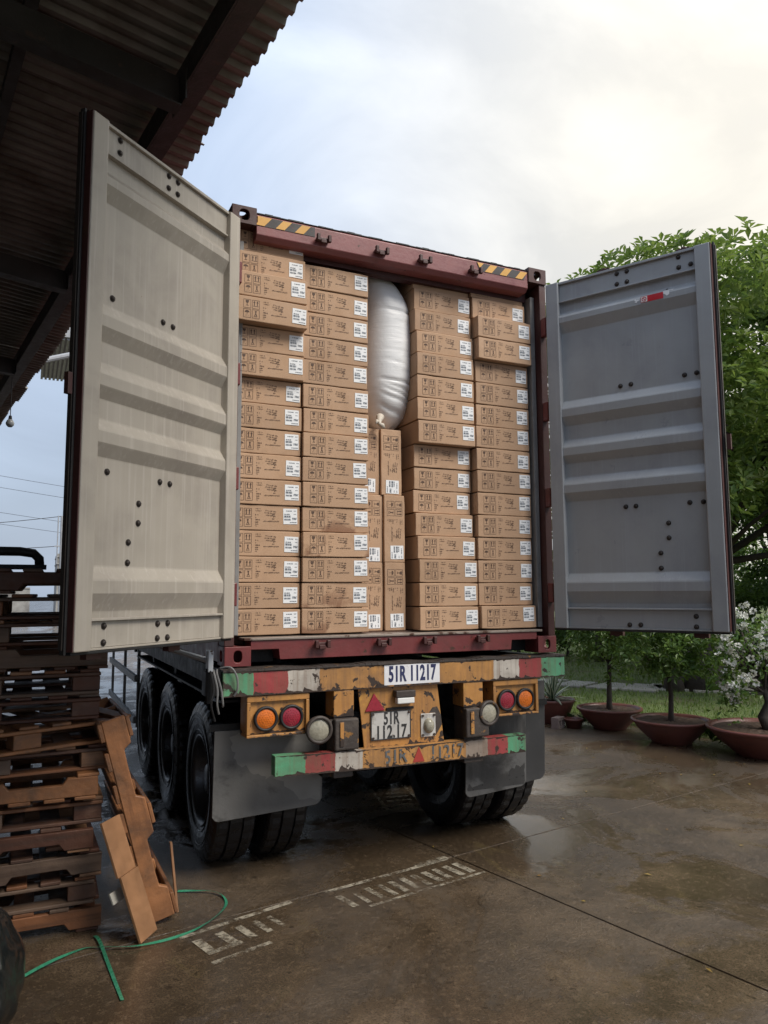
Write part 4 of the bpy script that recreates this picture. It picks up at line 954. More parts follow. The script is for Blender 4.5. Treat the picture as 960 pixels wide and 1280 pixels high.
def make_carton(m):
    r = carton_body(0).build('carton', m, None, bevel=.0045)
    carton_print().build('printed_marks', 'carton_ink', r, world=False)['kind'] = 'stuff'
    st = MB().quad((.366,-.0013,.036),(.460,-.0013,.036),(.460,-.0013,.136),(.366,-.0013,.136)).build('shipping_label', 'carton_label', r, world=False)
    label_print().build('label_print', 'label_ink', st, world=False)['kind'] = 'stuff'
    return r
rb2 = random.Random(99)
proto = {k: make_carton(k) for k in ('carton', 'carton_wet')}
used = set()
ORD = ['bottom','second','third','fourth','fifth','sixth','seventh','eighth','ninth','tenth','eleventh','twelfth','thirteenth','fourteenth','fifteenth','sixteenth']
def place_carton(m, loc, rot, label, group):
    if m in used: c = copy_tree(proto[m])
    else: c = proto[m]; used.add(m)
    c.location = loc; c.rotation_euler = rot; tag(c, label, 'carton', group)
    key = (m, rb2.randrange(9))
    if key not in bodies:
        t_ = carton_body(key[1]+5).build('carton', m); bodies[key] = t_.data; bpy.data.objects.remove(t_)
    c.data = bodies[key]
    for ch in c.children:
        if ch.name.startswith('shipping_label'):
            dz = rb2.uniform(-.003,.006); a = rb2.uniform(-.022,.022); ch.location = (rb2.uniform(-.012,.003), 0, dz); ch.rotation_euler = (0, a, 0)
        else: ch.location = (rb2.uniform(-.006,.004), 0, rb2.uniform(-.004,.003))
    return c
cols = {
 'leftmost column, beside the open left door': (-1.176, 16, .12, {11:-.045,12:-.05,13:-.12,14:-.115,15:-.055,16:-.03}, {}, 0),
 'second column from the left': (-.700, 15, .10, {3:-.008,4:-.012}, {11:-.006}, .003),
 'third column, right of the white air bag': (.150, 16, .10, {1:-.012,2:-.005,4:.02,5:.05,6:.075,7:.07,8:.072,9:.0,10:.0,11:.005,12:.004,13:.01,14:.03,15:.05,16:.075}, {}, 0),
 'rightmost column, beside the open right door': (.632, 16, .105, {1:-.035,2:.0,13:-.05,14:-.052,15:.02,16:.03}, {}, 0),
}
rc = random.Random(12)
for name, (x, nrow, y, dy, dx, _) in cols.items():
    for r in range(1, nrow+1):
        m = 'carton_wet' if (name.startswith('second') and r in (1,2,4,5)) else 'carton'
        o = (.0, rc.uniform(-.0025,.0025), rc.uniform(-.006,.006))
        which = 'bottom carton' if r == 1 else ('top carton' if r == nrow else '%s carton from the bottom' % ORD[r-1])
        extra = ' with damp stains' if m == 'carton_wet' else ''
        place_carton(m, (x+rc.uniform(-.004,.004)+dx.get(r,0), y+dy.get(r,0)+rc.uniform(-.006,.006), 1.4965+(r-1)*.1640+.0004), o, 'brown printed %s%s, %s' % (which, extra, name), 'cartons stacked in the container')
# cartons standing on end below the air bag (rotated so the label is at the bottom)
for side, x in (('left',-.236),('right',-.071)):
    for k, lvl in enumerate(('bottom','middle','top')):
        xx = x+(-.016 if k == 2 else 0)+rc.uniform(-.003,.003)
        place_carton('carton', (xx, .20+(.02 if side == 'left' else 0)+(.01 if k == 2 else 0), 1.4970+k*.4692+BW), (0, R(90), 0), 'carton standing on end, %s of the %s stack under the white air bag' % (lvl, side), 'cartons stood on end')

# dunnage air bag
def airbag():
    mb = MB(); nt_, nz_ = 56, 110; z0, z1 = 2.925, 4.14; rb_ = random.Random(2)
    creases = [(rb_.uniform(3.0,4.05), rb_.uniform(-.5,.5), rb_.uniform(.001,.003), rb_.uniform(.006,.012), rb_.uniform(-1.9,-.6), rb_.uniform(.4,1.1)) for _ in range(9)]
    creases += [(3.13,.5,.011,.012,-1.3,.9),(3.17,.55,.014,.012,-1.2,.9),(3.21,.5,.012,.012,-1.25,.8),(3.05,.6,.014,.014,-1.5,.8),(3.26,.12,.012,.010,-1.3,.9),(3.78,.05,.010,.010,-1.3,.9)]
    for i in range(nz_+1):
        t = i/nz_; z = z0+(z1-z0)*t
        k = (1-abs(2*t-1)**3.4)**.5 if 0 < t < 1 else 0
        k = max(k, .02); hx = .205*k*(1-.12*t); hy = .26*k
        for j in range(nt_):
            a = math.tau*j/nt_; c, s = math.cos(a), math.sin(a); e = 2/2.5
            x = hx*math.copysign(abs(c)**e, c); y = hy*math.copysign(abs(s)**e, s); d = 0
            for (cz_, sl, dep, wd, ac, aw) in creases:
                da = (a-math.tau if a > math.pi else a)-ac
                if abs(da) < aw:
                    q = (z-cz_+sl*da*.10)/wd
                    if abs(q) < 3: d -= dep*math.exp(-q*q)*(1-(da/aw)**2)
            mb.v.append((x*(1+d/.17)+.026-.13*max(0,(t-.70)/.30)**1.4, y*(1+d/.2)+.44, z+.004*math.sin(a*5)))
    for i in range(nz_):
        for j in range(nt_):
            j2 = (j+1) % nt_; mb.f.append((i*nt_+j, i*nt_+j2, (i+1)*nt_+j2, (i+1)*nt_+j))
    mb.f.append(tuple(range(nt_-1,-1,-1))); mb.f.append(tuple(nz_*nt_+j for j in range(nt_)))
    return mb
ab = empty('air_bag', (.018, .44, 2.925), 0, 'inflated white woven dunnage air bag wedged between the carton columns', 'air bag')
airbag().build('bag', 'woven_white', ab, smooth=True)
kn = MB(); kn.tube([(-.09,.22,2.99),(-.11,.19,2.955),(-.12,.175,2.93),(-.10,.165,2.915),(-.085,.17,2.90)], [.03,.018,.013,.02,.012], 10); kn.tube([(-.115,.18,2.935),(-.14,.165,2.945),(-.15,.16,2.92)], [.012,.012,.006], 8)
kn.build('knot', 'pvc_knot', ab, smooth=True)

# ================================================================ PALLETS
def make_pallet(kind, wood, seed):
    """origin at the centre of the underside; stringers run along X; boards a little skewed, split or missing"""
    p = empty('pallet', (0,0,0)); L, Wd = 1.10, 1.0; rp = random.Random(seed); J = lambda a: rp.uniform(-a, a)
    def brd(name, x0, x1, y0, y1, z0, z1):
        cx, cy = (x0+x1)/2, (y0+y1)/2
        m_ = Matrix.Translation((cx+J(.006), cy+J(.008), 0)) @ Matrix.Rotation(J(.018), 4, 'Z') @ Matrix.Translation((-cx,-cy,0))
        MB().box(x0, x1, y0, y1, z0, z1, m_).build(name, wood, p, bevel=.004, world=False, seg=1)
    if kind == 'notched':
        for y in (-.48, 0, .48):
            d = J(.012); prof = [(-L/2,.0178),(-.40+d,.0178),(-.375+d,.05),(-.30,.052+J(.002)),(-.12,.052),(-.095,.0178),(.095,.0178),(.12,.052),(.30,.052+J(.002)),(.375+d,.052),(.40+d,.0178),(L/2,.0178),(L/2+J(.004),.118),(.2,.118),(-L/2+J(.004),.118)]
            MB().prism(prof, .04, Matrix.Translation((0,y-.02,0))).build('stringer', wood, p, bevel=.004, world=False, seg=1)
        tx, bx_ = [-.5,-.333,-.167,0,.167,.333,.5], [-.49,-.0,.49]
    else:
        for y in (-.45, 0, .45):
            for x in (-.48, 0, .48): brd('block', x-.07, x+.07, y-.05, y+.05, .019, .098)
            brd('stringer_board', -L/2, L/2, y-.05, y+.05, .0985, .1178); brd('bottom_board', -L/2, L/2, y-.05, y+.05, .0, .0185)
        tx, bx_ = [-.5,-.333,-.167,0,.167,.333,.5], []
    for x in tx:
        if rp.random() < .12: continue
        brd('deck_board', x-.05+J(.006), x+.05, -Wd/2+(rp.random() < .15)*rp.uniform(0,.12), Wd/2, .1185, .137+J(.001))
    for x in bx_: brd('bottom_board', x-.055, x+.055, -Wd/2, Wd/2, 0, .0175)
    return p
def put_pallet(k, m, label, group):
    p = make_pallet(k[0], k[1], put_pallet.n); put_pallet.n += 1
    p.matrix_basis = m; tag(p, label, 'pallet', group); return p
put_pallet.n = 3
rp = random.Random(21); kinds = ['notched','block','notched','notched','block','notched','block','block','block','block','notched','block','block','notched']
desc = ['red brown pallet at the bottom of the stack, resting on the wet ground']+['wooden pallet, %s from the bottom of the left stack' % ORD[i] for i in range(1, 13)]+['top pallet of the left stack, against the sky']
z = .0
for i, k in enumerate(kinds):
    a = rp.uniform(-.035,.035); x, y = -2.44+rp.uniform(-.025,.025), .42+rp.uniform(-.03,.03)
    if i == 0: x = -2.41
    lab = desc[i]
    if i == 7: a = R(19); x, y = -2.42, .33; lab = 'pallet turned askew halfway up the left stack, corner jutting out'
    if i in (4,): x += .03
    flip = k == 'notched' and i in (5, 10)
    M_ = Matrix.Translation((x, y, z+(.134 if flip else 0))) @ Matrix.Rotation(a, 4, 'Z') @ (Matrix.Rotation(math.pi, 4, 'X') if flip else Matrix.Identity(4)) @ Matrix.Diagonal((1,1,.972,1))
    put_pallet((k, 'wood_tan' if i in (5, 7) else 'wood_red'), M_, lab, 'pallets stacked on the left'); z += .1354
# one pallet leaning on the stack
X_ = Vector((-.262,.02,.965)).normalized(); Y_ = Vector((.0,1,0)); Z_ = X_.cross(Y_).normalized(); Y_ = Z_.cross(X_)
P0 = Vector((-1.485,-.18,.05)); ctr = P0+X_*.55+Y_*.5
M_ = Matrix.Translation(ctr) @ Matrix((X_, Y_, Z_)).transposed().to_4x4() @ Matrix.Diagonal((1,1,1.22,1))
put_pallet(('notched','wood_tan'), M_, 'orange brown pallet leaning on its end against the pallet stack', None)
def board(a, u, v, t):
    a, u, v = Vector(a), Vector(u), Vector(v); n = u.cross(v).normalized()*t; mb = MB()
    P = [a, a+u, a+u+v, a+v]; mb.v += [tuple(q) for q in P]+[tuple(q+n) for q in P]
    mb.f += [(0,3,2,1),(4,5,6,7),(0,1,5,4),(1,2,6,5),(2,3,7,6),(3,0,4,7)]; return mb
pb = empty('plywood_offcut', (-1.70,-.3,0), 0, 'pale brown plywood offcut leaning in front of the pallet stack', 'board')
board((-1.715,-.365,.003),(.10,.135,.0),(-.105,.012,.33),.014).build('lower_sheet', 'ply', pb, bevel=.002)
board((-1.832,-.352,.330),(.10,.135,.0),(-.085,.03,.27),.014).build('upper_sheet', 'ply', pb, bevel=.002)
board((-1.845,-.338,.20),(.06,.08,0),(-.02,.005,.055),.01).build('packing_foam', 'stone', pb, bevel=.002)
wb = board((-1.475,-.06,.003),(.0,.03,0),(-.035,.05,.36),.012).build('wood_batten', 'ply', None, bevel=.001)
tag(wb, 'short thin batten standing against the leaning orange pallet', 'batten')
# top bar of a hand cart / bent tube on the stack
tb = empty('bent_frame', (-2.4,.3,1.90), 0, 'dark bent tube frame lying on top of the pallet stack', 'frame')
MB().tube([(-3.2,.25,2.00),(-2.34,.25,2.00),(-2.27,.25,1.99),(-2.24,.25,1.96),(-2.235,.25,1.905)], .026, 10).build('tube', 'chassis_black', tb, smooth=True)
MB().box(-3.2, -2.2, .22, .28, 1.898, 1.925).build('rail', 'chassis_black', tb)

# ================================================================ RUBBISH BAG AND STRAP
me = bpy.data.meshes.new('rubbish_bag'); bm = bmesh.new(); bmesh.ops.create_icosphere(bm, subdivisions=6, radius=1)
from mathutils import noise as mn
for v in bm.verts:
    d = v.co.normalized(); p = Vector((d.x*.235, d.y*.33, d.z*.27))
    f_ = 1+.09*mn.noise(d*1.8)+.025*mn.noise(d*3.4)+.035*abs(mn.noise(Vector((d.x*4+d.z*1.5, d.y*4, d.z*2.2))))
    q = p*f_; q.z = max(q.z, -.225); v.co = q
bm.to_mesh(me); bm.free(); me.materials.append(MATS['bag_black']); me.polygons.foreach_set('use_smooth', [True]*len(me.polygons))
o = bpy.data.objects.new('rubbish_bag', me); col.objects.link(o); o.location = (-2.475,-.93,.226); tag(o, 'shiny black plastic rubbish bag at the lower left corner', 'rubbish bag')
def ribbon(pts, w, z0=.006):
    mb = MB(); pts = [Vector((*p, 0)) for p in pts]; fine = []
    for i in range(len(pts)-1):
        p0, p1, p2, p3 = pts[max(0,i-1)], pts[i], pts[i+1], pts[min(len(pts)-1,i+2)]
        for k in range(5):
            t = k/5; fine.append(.5*((2*p1)+(-p0+p2)*t+(2*p0-5*p1+4*p2-p3)*t*t+(-p0+3*p1-3*p2+p3)*t**3))
    fine.append(pts[-1])
    for i, p in enumerate(fine):
        d = (fine[min(i+1,len(fine)-1)]-fine[max(i-1,0)]).normalized(); n = Vector((-d.y,d.x,0)); tw = .5*math.sin(i*.23)
        z = z0+w*abs(math.sin(tw))+.004*(1+math.sin(i*.31)); off = n*math.cos(tw)*w+Vector((0,0,math.sin(tw)*w))
        mb.v += [tuple(p-off+Vector((0,0,z))), tuple(p+off+Vector((0,0,z)))]
    for i in range(len(fine)-1): mb.f.append((2*i,2*i+2,2*i+3,2*i+1))
    return mb
def strap(pts, w, label):
    o = ribbon(pts, w).build('strapping_band', 'strap'); s = o.modifiers.new('thickness','SOLIDIFY'); s.thickness = .0012; tag(o, label, 'strap', 'green straps on the ground')
strap([(-2.30,-.55),(-2.21,-.471),(-2.08,-.363),(-1.967,-.298),(-1.878,-.342),(-1.77,-.394),(-1.656,-.401),(-1.554,-.382),(-1.446,-.343),(-1.34,-.277),(-1.258,-.182),(-1.197,-.056),(-1.197,.058),(-1.25,.137),(-1.341,.194),(-1.418,.231)], .0078, 'long green plastic strapping band curling across the wet ground')
strap([(-1.91,-.18),(-1.894,-.267),(-1.876,-.531),(-1.851,-.889)], .0078, 'short straight end of green strapping band near the rubbish bag')

# ================================================================ PLANTS
def leaf(mb, b, d, n, L, w, fold=.25, droop=.0):
    """pointed leaf from b along d with face normal n"""
    s = d.cross(n)
    if s.length < 1e-4: s = d.orthogonal()
    s.normalize(); n = s.cross(d).normalized()
    m_ = b+d*(L*.55)+n*(L*.04)
    k = len(mb.v); e = b+d*L-Vector((0,0,droop*L))
    mb.v += [tuple(b), tuple(m_+s*w*.5+n*w*fold), tuple(e), tuple(m_-s*w*.5+n*w*fold)]
    mb.f += [(k,k+1,k+2), (k,k+2,k+3)]
def rvec(r):
    while True:
        v = Vector((r.uniform(-1,1), r.uniform(-1,1), r.uniform(-1,1)))
        if .05 < v.length < 1: return v.normalized()
def rosette(mb, r, c, axis, nl, L, w):
    t = axis.orthogonal().normalized(); b = axis.cross(t); a0 = r.uniform(0, 6.28)
    for i in range(nl):
        a = a0+math.tau*i/nl+r.uniform(-.3,.3); el_ = r.uniform(.05,.75)
        d = ((t*math.cos(a)+b*math.sin(a))*math.cos(el_)+axis*math.sin(el_)).normalized()
        leaf(mb, c+d*.015, d, axis, L*r.uniform(.75,1.15), w*r.uniform(.8,1.15), .2, r.uniform(0,.18))
def crown(clumps, r, per, nl, L, w, shell=.55):
    mb = MB()
    for (c, rad) in clumps:
        c = Vector(c)
        for _ in range(int(per*rad[0]*rad[1])):
            d = rvec(r); k = shell+(1-shell)*r.random()**.6
            p = c+Vector((d.x*rad[0], d.y*rad[1], d.z*rad[2]))*k*r.uniform(.85,1.1)
            ax = (d*.6+Vector((0,0,.75))+rvec(r)*.45).normalized(); rosette(mb, r, p, ax, nl, L, w)
    return mb
def limbs(base, fork, clumps, r, r0, r1, bend=.3):
    mb = MB(); base, fork = Vector(base), Vector(fork); bend = min(bend, r0*1.6); mid = base.lerp(fork,.5)+Vector((r.uniform(-bend,bend), r.uniform(-bend,bend),0))*.4
    mb.tube([base-Vector((0,0,.05)), base.lerp(mid,.3), mid, fork], [r0*1.35, r0, (r0+r1)/2, r1], 12)
    for c, rad in clumps[::max(1, len(clumps)//13)]:
        c = Vector(c); m_ = fork.lerp(c,.5)+rvec(r)*.18*(c-fork).length; mb.tube([fork-Vector((0,0,.1)), m_, c+Vector((0,0,rad[2]*.3))], [r1*.62, r1*.34, r1*.10], 7)
    return mb
def tree(name, label, loc, fork, clumps, seed, per, nl, L, w, lm, r0, r1, cat='tree', group=None, bark='bark'):
    r = random.Random(seed); t = empty(name, loc, 0, label, cat, group); lo = Vector(loc)
    cl = [(Vector(c)+lo, rad) for c, rad in clumps]
    limbs(lo, lo+Vector(fork), cl, r, r0, r1).build('trunk', bark, t, smooth=True)
    crown(cl, r, per, nl, L, w).build('crown', lm, t); return t
rt_ = random.Random(8)
# the large tree behind the right door
cl = []
for k in range(46):
    a = rt_.uniform(0, 6.28); q = rt_.random()**.5; z = rt_.uniform(2.9, 7.3); rr = 3.7*math.sqrt(max(.12, 1-((z-4.4)/3.6)**2))*q
    s = rt_.uniform(.75, 1.2); cl.append(((rr*math.cos(a)+.5, rr*math.sin(a)-.2, z), (s, s, s*.72)))
cl += [((-3.6,2.2,5.6),(.8,.8,.6)), ((-4.6,3.0,5.2),(.9,.9,.6)), ((-3.9,2.4,6.2),(.8,.8,.6)), ((2.0,-2.0,3.7),(1,1,.7)), ((2.9,-2.5,3.6),(1,1,.7)), ((1.2,-1.5,3.3),(.9,.9,.6)), ((3.6,-2.2,4.4),(1.1,1.1,.8)), ((2.4,-1.9,3.0),(.9,.9,.5)), ((-4.1,2.6,4.9),(.8,.8,.6)), ((3.2,-1.2,5.4),(1.1,1.1,.9)), ((1.4,-1.2,5.2),(1,1,.8)), ((1.0,-.9,6.2),(1,1,.7)), ((1.6,-1.5,4.3),(1.1,1.1,.8)), ((2.9,-2.4,5.2),(1,1,.8)), ((-2.7,1.3,6.1),(.9,.9,.7)), ((-3.2,1.7,5.3),(.8,.8,.6)), ((-1.6,.7,6.9),(.9,.9,.7)), ((.6,-.4,7.3),(.95,.95,.7)), ((2.4,-1.6,7.2),(1,1,.7)), ((1.8,-1.8,5.8),(1.1,1.1,.9)), ((2.2,-2.2,4.4),(1.1,1.1,.9)),((2.2,-1.2,6.5),(1,1,.8))]
tree('shade_tree', 'large leafy green tree rising behind the open right door', (8.55,5.35,.03), (.25,-.05,2.3), cl, 11, 175, 6, .18, .074, 'leaf_big', .33, .115)
# buttress stump beside its trunk
st_ = MB(); st_.tube([(8.0,5.5,.0),(7.95,5.5,.35),(7.85,5.52,.55)], [.20,.15,.12], 10); st_.build('tree_stump', 'bark', None, smooth=True)
tag(bpy.data.objects['tree_stump'], 'short dark stump at the foot of the large tree', 'stump')
# background trees, two crowns shared by copies
def bushy(seed, n, R_, z0, z1):
    r = random.Random(seed); out = []
    for k in range(n):
        a = r.uniform(0, 6.28); z = r.uniform(z0, z1); t = (z-(z0+z1)/2)/((z1-z0)/2); rr = R_*math.sqrt(max(.15, 1-t*t))*r.random()**.5; s = r.uniform(.5,.85)*R_/2.2
        out.append(((rr*math.cos(a), rr*math.sin(a), z), (s, s, s*.8)))
    return out
bt = [tree('garden_tree', None, (10.6,10.4,.03), (.1,.1,1.5), bushy(1, 26, 2.2, 1.7, 5.2), 31, 120, 5, .17, .075, 'leaf_dark', .14, .08, 'tree', 'garden trees beyond the lawn'),
      tree('garden_tree', None, (13.5,6.4,.03), (-.1,.1,1.2), bushy(2, 26, 2.3, 1.2, 5.6), 32, 120, 5, .17, .075, 'leaf_mid', .13, .08, 'tree', 'garden trees beyond the lawn')]
spots = [(0,10.6,10.4,.72,0),(1,13.5,6.4,1.05,0),(0,16.5,9.3,1.1,2.1),(1,13.4,12.6,.75,1.2),(0,9.2,15.4,.7,4.0),(1,18.5,14.5,.95,3.3),(0,12.0,18.5,.8,5.1),(1,7.0,21,.8,.7),(0,16.5,4.8,1.1,1.5),(1,20.5,8.5,1.4,4.4),(0,15.0,22,.9,2.8)]
tl = ['dark leafy garden tree with a leaning trunk under the right door','mid green garden tree far behind the white flowering shrub','dark garden tree behind the slender stems on the right','mid green garden tree deep behind the potted trees','dark garden tree seen past the variegated plant','tall mid green tree at the back of the garden','tall dark tree at the back behind the first pots','mid green tree far behind the trailer','dark garden tree at the right edge behind the shrub','tall mid green tree at the far right of the garden','dark tree at the very far end of the garden']
for i, (k, x, y, s, a) in enumerate(spots):
    o = bt[k] if i < 2 else copy_tree(bt[k])
    o.location = (x, y, .03); o.scale = (s, s, s); o.rotation_euler = (0, 0, a); tag(o, tl[i], 'tree', 'garden trees beyond the lawn')
# low shrubs closing the back of the lawn
sh = tree('garden_shrub', None, (12,9,.03), (0,0,.3), bushy(5, 12, 1.1, .35, 1.6), 41, 260, 5, .12, .055, 'leaf_dark', .05, .03, 'shrub', 'shrubs along the back of the lawn')
sl_ = [(11.9,8.6),(13.1,7.8),(14.2,9.8),(9.6,12.4),(10.9,12.0),(12.3,10.6),(8.4,14.3),(14.6,5.6),(12.2,4.6),(7.4,16.3),(13.2,3.2),(15.6,7.4),(6.4,18.4),(11.1,5.2)]
for i, (x, y) in enumerate(sl_):
    o = sh if i == 0 else copy_tree(sh); s = rt_.uniform(.9,1.5)
    o.location = (x, y, .03); o.scale = (s, s, s*rt_.uniform(.8,1.1)); o.rotation_euler = (0,0,rt_.uniform(0,6.28)); tag(o, '%s dense green shrub from the left along the back of the lawn' % ORDN[sorted(sl_, key=lambda q: (q[0]+2.3)/(q[1]+4.5)).index((x, y))], 'shrub', 'shrubs along the back of the lawn')
# slender saplings right of the door
for i, (x, y, h, lean) in enumerate([(10.2,3.75,3.2,.15),(10.7,3.45,3.4,-.1),(10.45,3.1,3.0,.05)]):
    tree('slender_sapling', ['slender pale stem nearest the right door edge','slender pale stem between its two neighbours at right','slender pale stem at the right edge of the picture'][i], (x,y,.03), (lean,.05,h*.8), [((lean,.1,h+.5),(.8,.8,.5)),((lean+.3,-.2,h+.1),(.6,.6,.4))], 50+i, 110, 6, .20, .08, 'leaf_mid', .05, .035, 'tree', 'slender saplings', 'bark_green')

def pot(x, y, rad, h, label, hide=False):
    p = empty('plant_pot', (x, y, 0), random.uniform(0,6), label, 'plant pot', 'terracotta bowl pots along the lawn edge')
    b = rad*.50
    prof = [(.001,.0),(b,.0),(b*1.04,.02),(rad*.80,h*.52),(rad*.93,h*.80),(rad*.955,h*.86),(rad*1.0,h*.90),(rad*1.01,h*.95),(rad,h),(rad*.93,h),(rad*.90,h*.93),(rad*.88,h*.85),(.001,h*.85)]
    MB().lathe(prof, 48).build('bowl', 'terracotta', p, smooth=True, world=False)
    r = random.Random(int(x*100)); so = MB(); K, n_ = 8, 32
    for i in range(K+1):
        for j in range(n_):
            a = math.tau*j/n_; q = rad*.885*i/K; so.v.append((q*math.cos(a), q*math.sin(a), h*.90+r.uniform(-.008,.010)))
    for i in range(K):
        for j in range(n_): j2 = (j+1)%n_; so.f.append((i*n_+j,(i+1)*n_+j,(i+1)*n_+j2,i*n_+j2))
    so.build('soil', 'soil', p, world=False); return p
pot(4.22, 3.98, .30, .32, 'terracotta bowl pot holding the variegated plant, partly hidden by the trailer')
pot(4.60, 3.30, .41, .27, 'terracotta bowl pot with a young tree, left of two alike')
pot(4.62, 2.28, .45, .27, 'terracotta bowl pot with a young tree, next to the flowering shrub')
pot(4.98, 1.32, .58, .30, 'widest terracotta bowl pot at the right edge, holding the white flowering shrub')
# variegated plant
def variegated(x, y, z, n, L, label):
    r = random.Random(77); t = empty('variegated_plant', (x,y,z), 0, label, 'plant'); g, e = MB(), MB()
    for i in range(n):
        a = math.tau*i/n*2.4+r.uniform(-.2,.2); el_ = r.uniform(.15,1.35); d = Vector((math.cos(a)*math.cos(el_), math.sin(a)*math.cos(el_), math.sin(el_)))
        s = d.cross(Vector((0,0,1))).normalized(); nn = s.cross(d); LL = L*r.uniform(.7,1.1); w = .026; K = 6; rows = []
        for k in range(K+1):
            q = k/K; c = Vector((x,y,z))+d*LL*q+Vector((0,0,-.30*LL*q*q*(1-el_/1.6))); ww = w*(1-q**2.2)+.001; rows.append((c, ww))
        for mbx, lo_, hi in ((g,-.55,.55),(e,.56,1.0),(e,-1.0,-.56)):
            k0 = len(mbx.v)
            for c, ww in rows: mbx.v += [tuple(c+s*ww*lo_+nn*ww*.35*abs(lo_)), tuple(c+s*ww*hi+nn*ww*.35*abs(hi))]
            for k in range(K): mbx.f.append((k0+2*k,k0+2*k+1,k0+2*k+3,k0+2*k+2))
    g.build('leaf_blades', 'agave', t); e.build('leaf_margins', 'agave_edge', t)
variegated(4.22, 3.98, .30, 34, .50, 'spiky variegated plant with white-edged leaves in the leftmost pot')
# young potted trees
tree('potted_tree', 'young potted tree with thin dark trunk, left of two', (4.60,3.30,.23), (.03,0,.68), [((0,0,1.0),(.42,.42,.34)),((-.25,.1,.85),(.3,.3,.25)),((.28,-.12,.88),(.3,.3,.25)),((.05,.0,1.45),(.4,.4,.35)),((-.2,.0,1.3),(.3,.3,.3)),((.1,-.1,.45),(.14,.14,.14))], 61, 760, 5, .085, .040, 'leaf_mid', .036, .024, 'tree', 'young trees in pots')
tree('potted_tree', 'young potted tree with bushy crown beside the flowering shrub', (4.62,2.28,.23), (.0,.02,.62), [((0,0,.95),(.46,.46,.36)),((-.32,.1,.78),(.3,.3,.24)),((.34,-.14,.80),(.34,.34,.26)),((.1,.05,1.35),(.42,.42,.35)),((-.22,0,1.2),(.36,.36,.3)),((.42,-.2,1.1),(.3,.3,.25)),((-.05,-.1,.62),(.25,.25,.12))], 62, 760, 5, .085, .040, 'leaf_mid', .032, .022, 'tree', 'young trees in pots')
# white flowering shrub
r = random.Random(91); fs = empty('flowering_shrub', (4.98,1.32,.26), 0, 'white blossoming shrub with twisted dark stem in the widest pot', 'shrub')
base = Vector((5.02,1.26,.25)); stem = MB(); stem.tube([base, base+Vector((-.05,.05,.15)), base+Vector((.03,.02,.3)), base+Vector((-.02,.04,.45))], [.075,.06,.05,.035], 10)
ends = []
for k in range(30):
    a = r.uniform(0,6.28); q = r.uniform(.08,.48); e = base+Vector((q*math.cos(a), q*math.sin(a), r.uniform(.62,1.28)-.25*q)); ends.append(e)
    m_ = (base+Vector((0,.03,.42))).lerp(e,.55)+Vector((0,0,.10))+rvec(r)*.07; stem.tube(spline([base+Vector((-.02,.04,.40)), m_, e], 4), [.016-.0016*q for q in range(9)], 6)
for e in [Vector((-.34,.15,.42)),Vector((-.38,.18,.36)),Vector((-.30,.15,.48)),Vector((-.34,.18,.85)),Vector((-.38,.2,1.0)),Vector((-.26,.12,1.1)),Vector((-.2,.1,1.2)),Vector((.1,-.2,1.1))]:
    ends.append(base+e); stem.tube([base+Vector((0,.03,.4)), base+e*.6+Vector((0,0,.18)), base+e], [.016,.009,.004], 6)
stem.build('stem', 'bark', fs, smooth=True)
lv, fl = MB(), MB()
for e in ends:
    for _ in range(46):
        p = e+rvec(r)*r.uniform(.02,.24)-Vector((0,0,.06)); leaf(lv, p, (rvec(r)+Vector((0,0,.2))).normalized(), rvec(r), r.uniform(.05,.08), .035)
    for _ in range(r.randint(5,10)):
        c = e+rvec(r)*r.uniform(.0,.15)+Vector((-.02,-.02,.03)); ax = (rvec(r)+Vector((-.3,-.4,.5))).normalized()
        for q in range(2): rosette(fl, r, c+rvec(r)*.012, (ax+rvec(r)*.5).normalized(), 6, .034, .032)
lv.build('leaves', 'leaf_mid', fs); fl.build('blossoms', 'petal', fs)
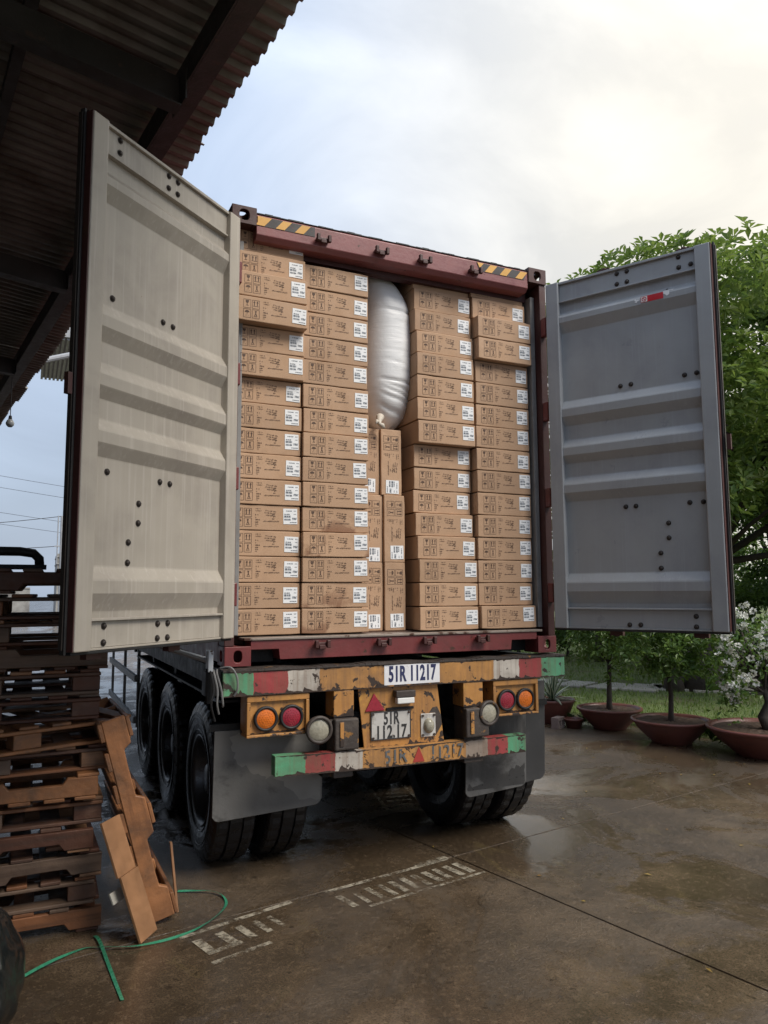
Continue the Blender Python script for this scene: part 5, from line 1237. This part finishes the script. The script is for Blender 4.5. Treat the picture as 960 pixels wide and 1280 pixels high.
# broad-leaved low plant between the pots, tiny pot and brick by the first one
r = random.Random(14); bp_ = empty('broadleaf_plant', (4.95,1.98,.0), 0, 'low dark broad-leaved plant between the two right pots', 'plant'); lv = MB()
for k in range(26):
    a = r.uniform(0,6.28); d = Vector((math.cos(a)*.6, math.sin(a)*.6, r.uniform(.2,1.0))).normalized(); b0 = Vector((4.95+r.uniform(-.15,.15),1.98+r.uniform(-.15,.15),.02+r.uniform(0,.1)))
    leaf(lv, b0, d, Vector((0,0,1)), r.uniform(.16,.28), r.uniform(.06,.10), .15, .25)
lv.build('leaves', 'leaf_mid', bp_)
lv = MB(); bp2 = empty('ground_fern', (4.45,3.72,.0), 0, 'small tuft of leaves between the two left pots', 'plant')
for k in range(40):
    a = r.uniform(0,6.28); d = Vector((math.cos(a)*.7, math.sin(a)*.7, r.uniform(.2,1.0))).normalized(); leaf(lv, Vector((4.45+r.uniform(-.1,.1),3.72+r.uniform(-.1,.1),.02)), d, Vector((0,0,1)), r.uniform(.12,.26), .03, .1, .2)
lv.build('leaves', 'leaf_dark', bp2)
lv = MB(); bp3 = empty('seedling', (7.95,4.75,.03), 0, 'pale broad-leaved seedling at the foot of the large tree', 'plant')
for k in range(9):
    a = r.uniform(0,6.28); d = Vector((math.cos(a), math.sin(a), r.uniform(.25,.9))).normalized(); leaf(lv, Vector((7.95,4.75,.1+.03*k)), d, Vector((0,0,1)), r.uniform(.25,.4), .13, .15, .2)
lv.tube([(7.95,4.75,.0),(7.95,4.75,.4)], .012, 6); lv.build('leaves', 'leaf_bright', bp3)
bk = MB()
for a in ((-.10,.10,0,.035),(-.10,.10,.105,.14)): bk.box(a[0],a[1],-.05,.05,a[2],a[3])
for x in (-.10,-.015,.07): bk.box(x,x+.03,-.049,.049,.0355,.1045)
o = bk.build('hollow_brick', 'brick_grey', None); o.location = (4.02,3.62,.0); o.rotation_euler = (0,0,.5); tag(o, 'grey hollow brick standing beside the leftmost pot', 'brick')
o = MB().lathe([(.001,0),(.09,0),(.12,.10),(.13,.10),(.13,.12),(.105,.12),(.10,.10),(.001,.10)], 28).build('small_pot', 'terracotta', None, smooth=True); o.location = (4.22,3.55,0); tag(o, 'small low terracotta pot in front of the leftmost bowl', 'plant pot')
# fallen leaves on the wet yard
lv = MB(); r = random.Random(5)
for k in range(70):
    x, y = r.uniform(.2,5.0), r.uniform(-2.6,3.6)
    if r.random() < .5: x, y = r.uniform(3.4,5.2), r.uniform(.2,3.8)
    a = r.uniform(0,6.28); leaf(lv, Vector((x,y,.006)), Vector((math.cos(a),math.sin(a),.05)).normalized(), Vector((0,0,1)), r.uniform(.02,.05), r.uniform(.01,.022), .1)
tag(lv.build('fallen_leaves', 'leaf_yellow'), 'small yellow brown leaves and petals scattered on the wet concrete', 'leaves', kind='stuff')
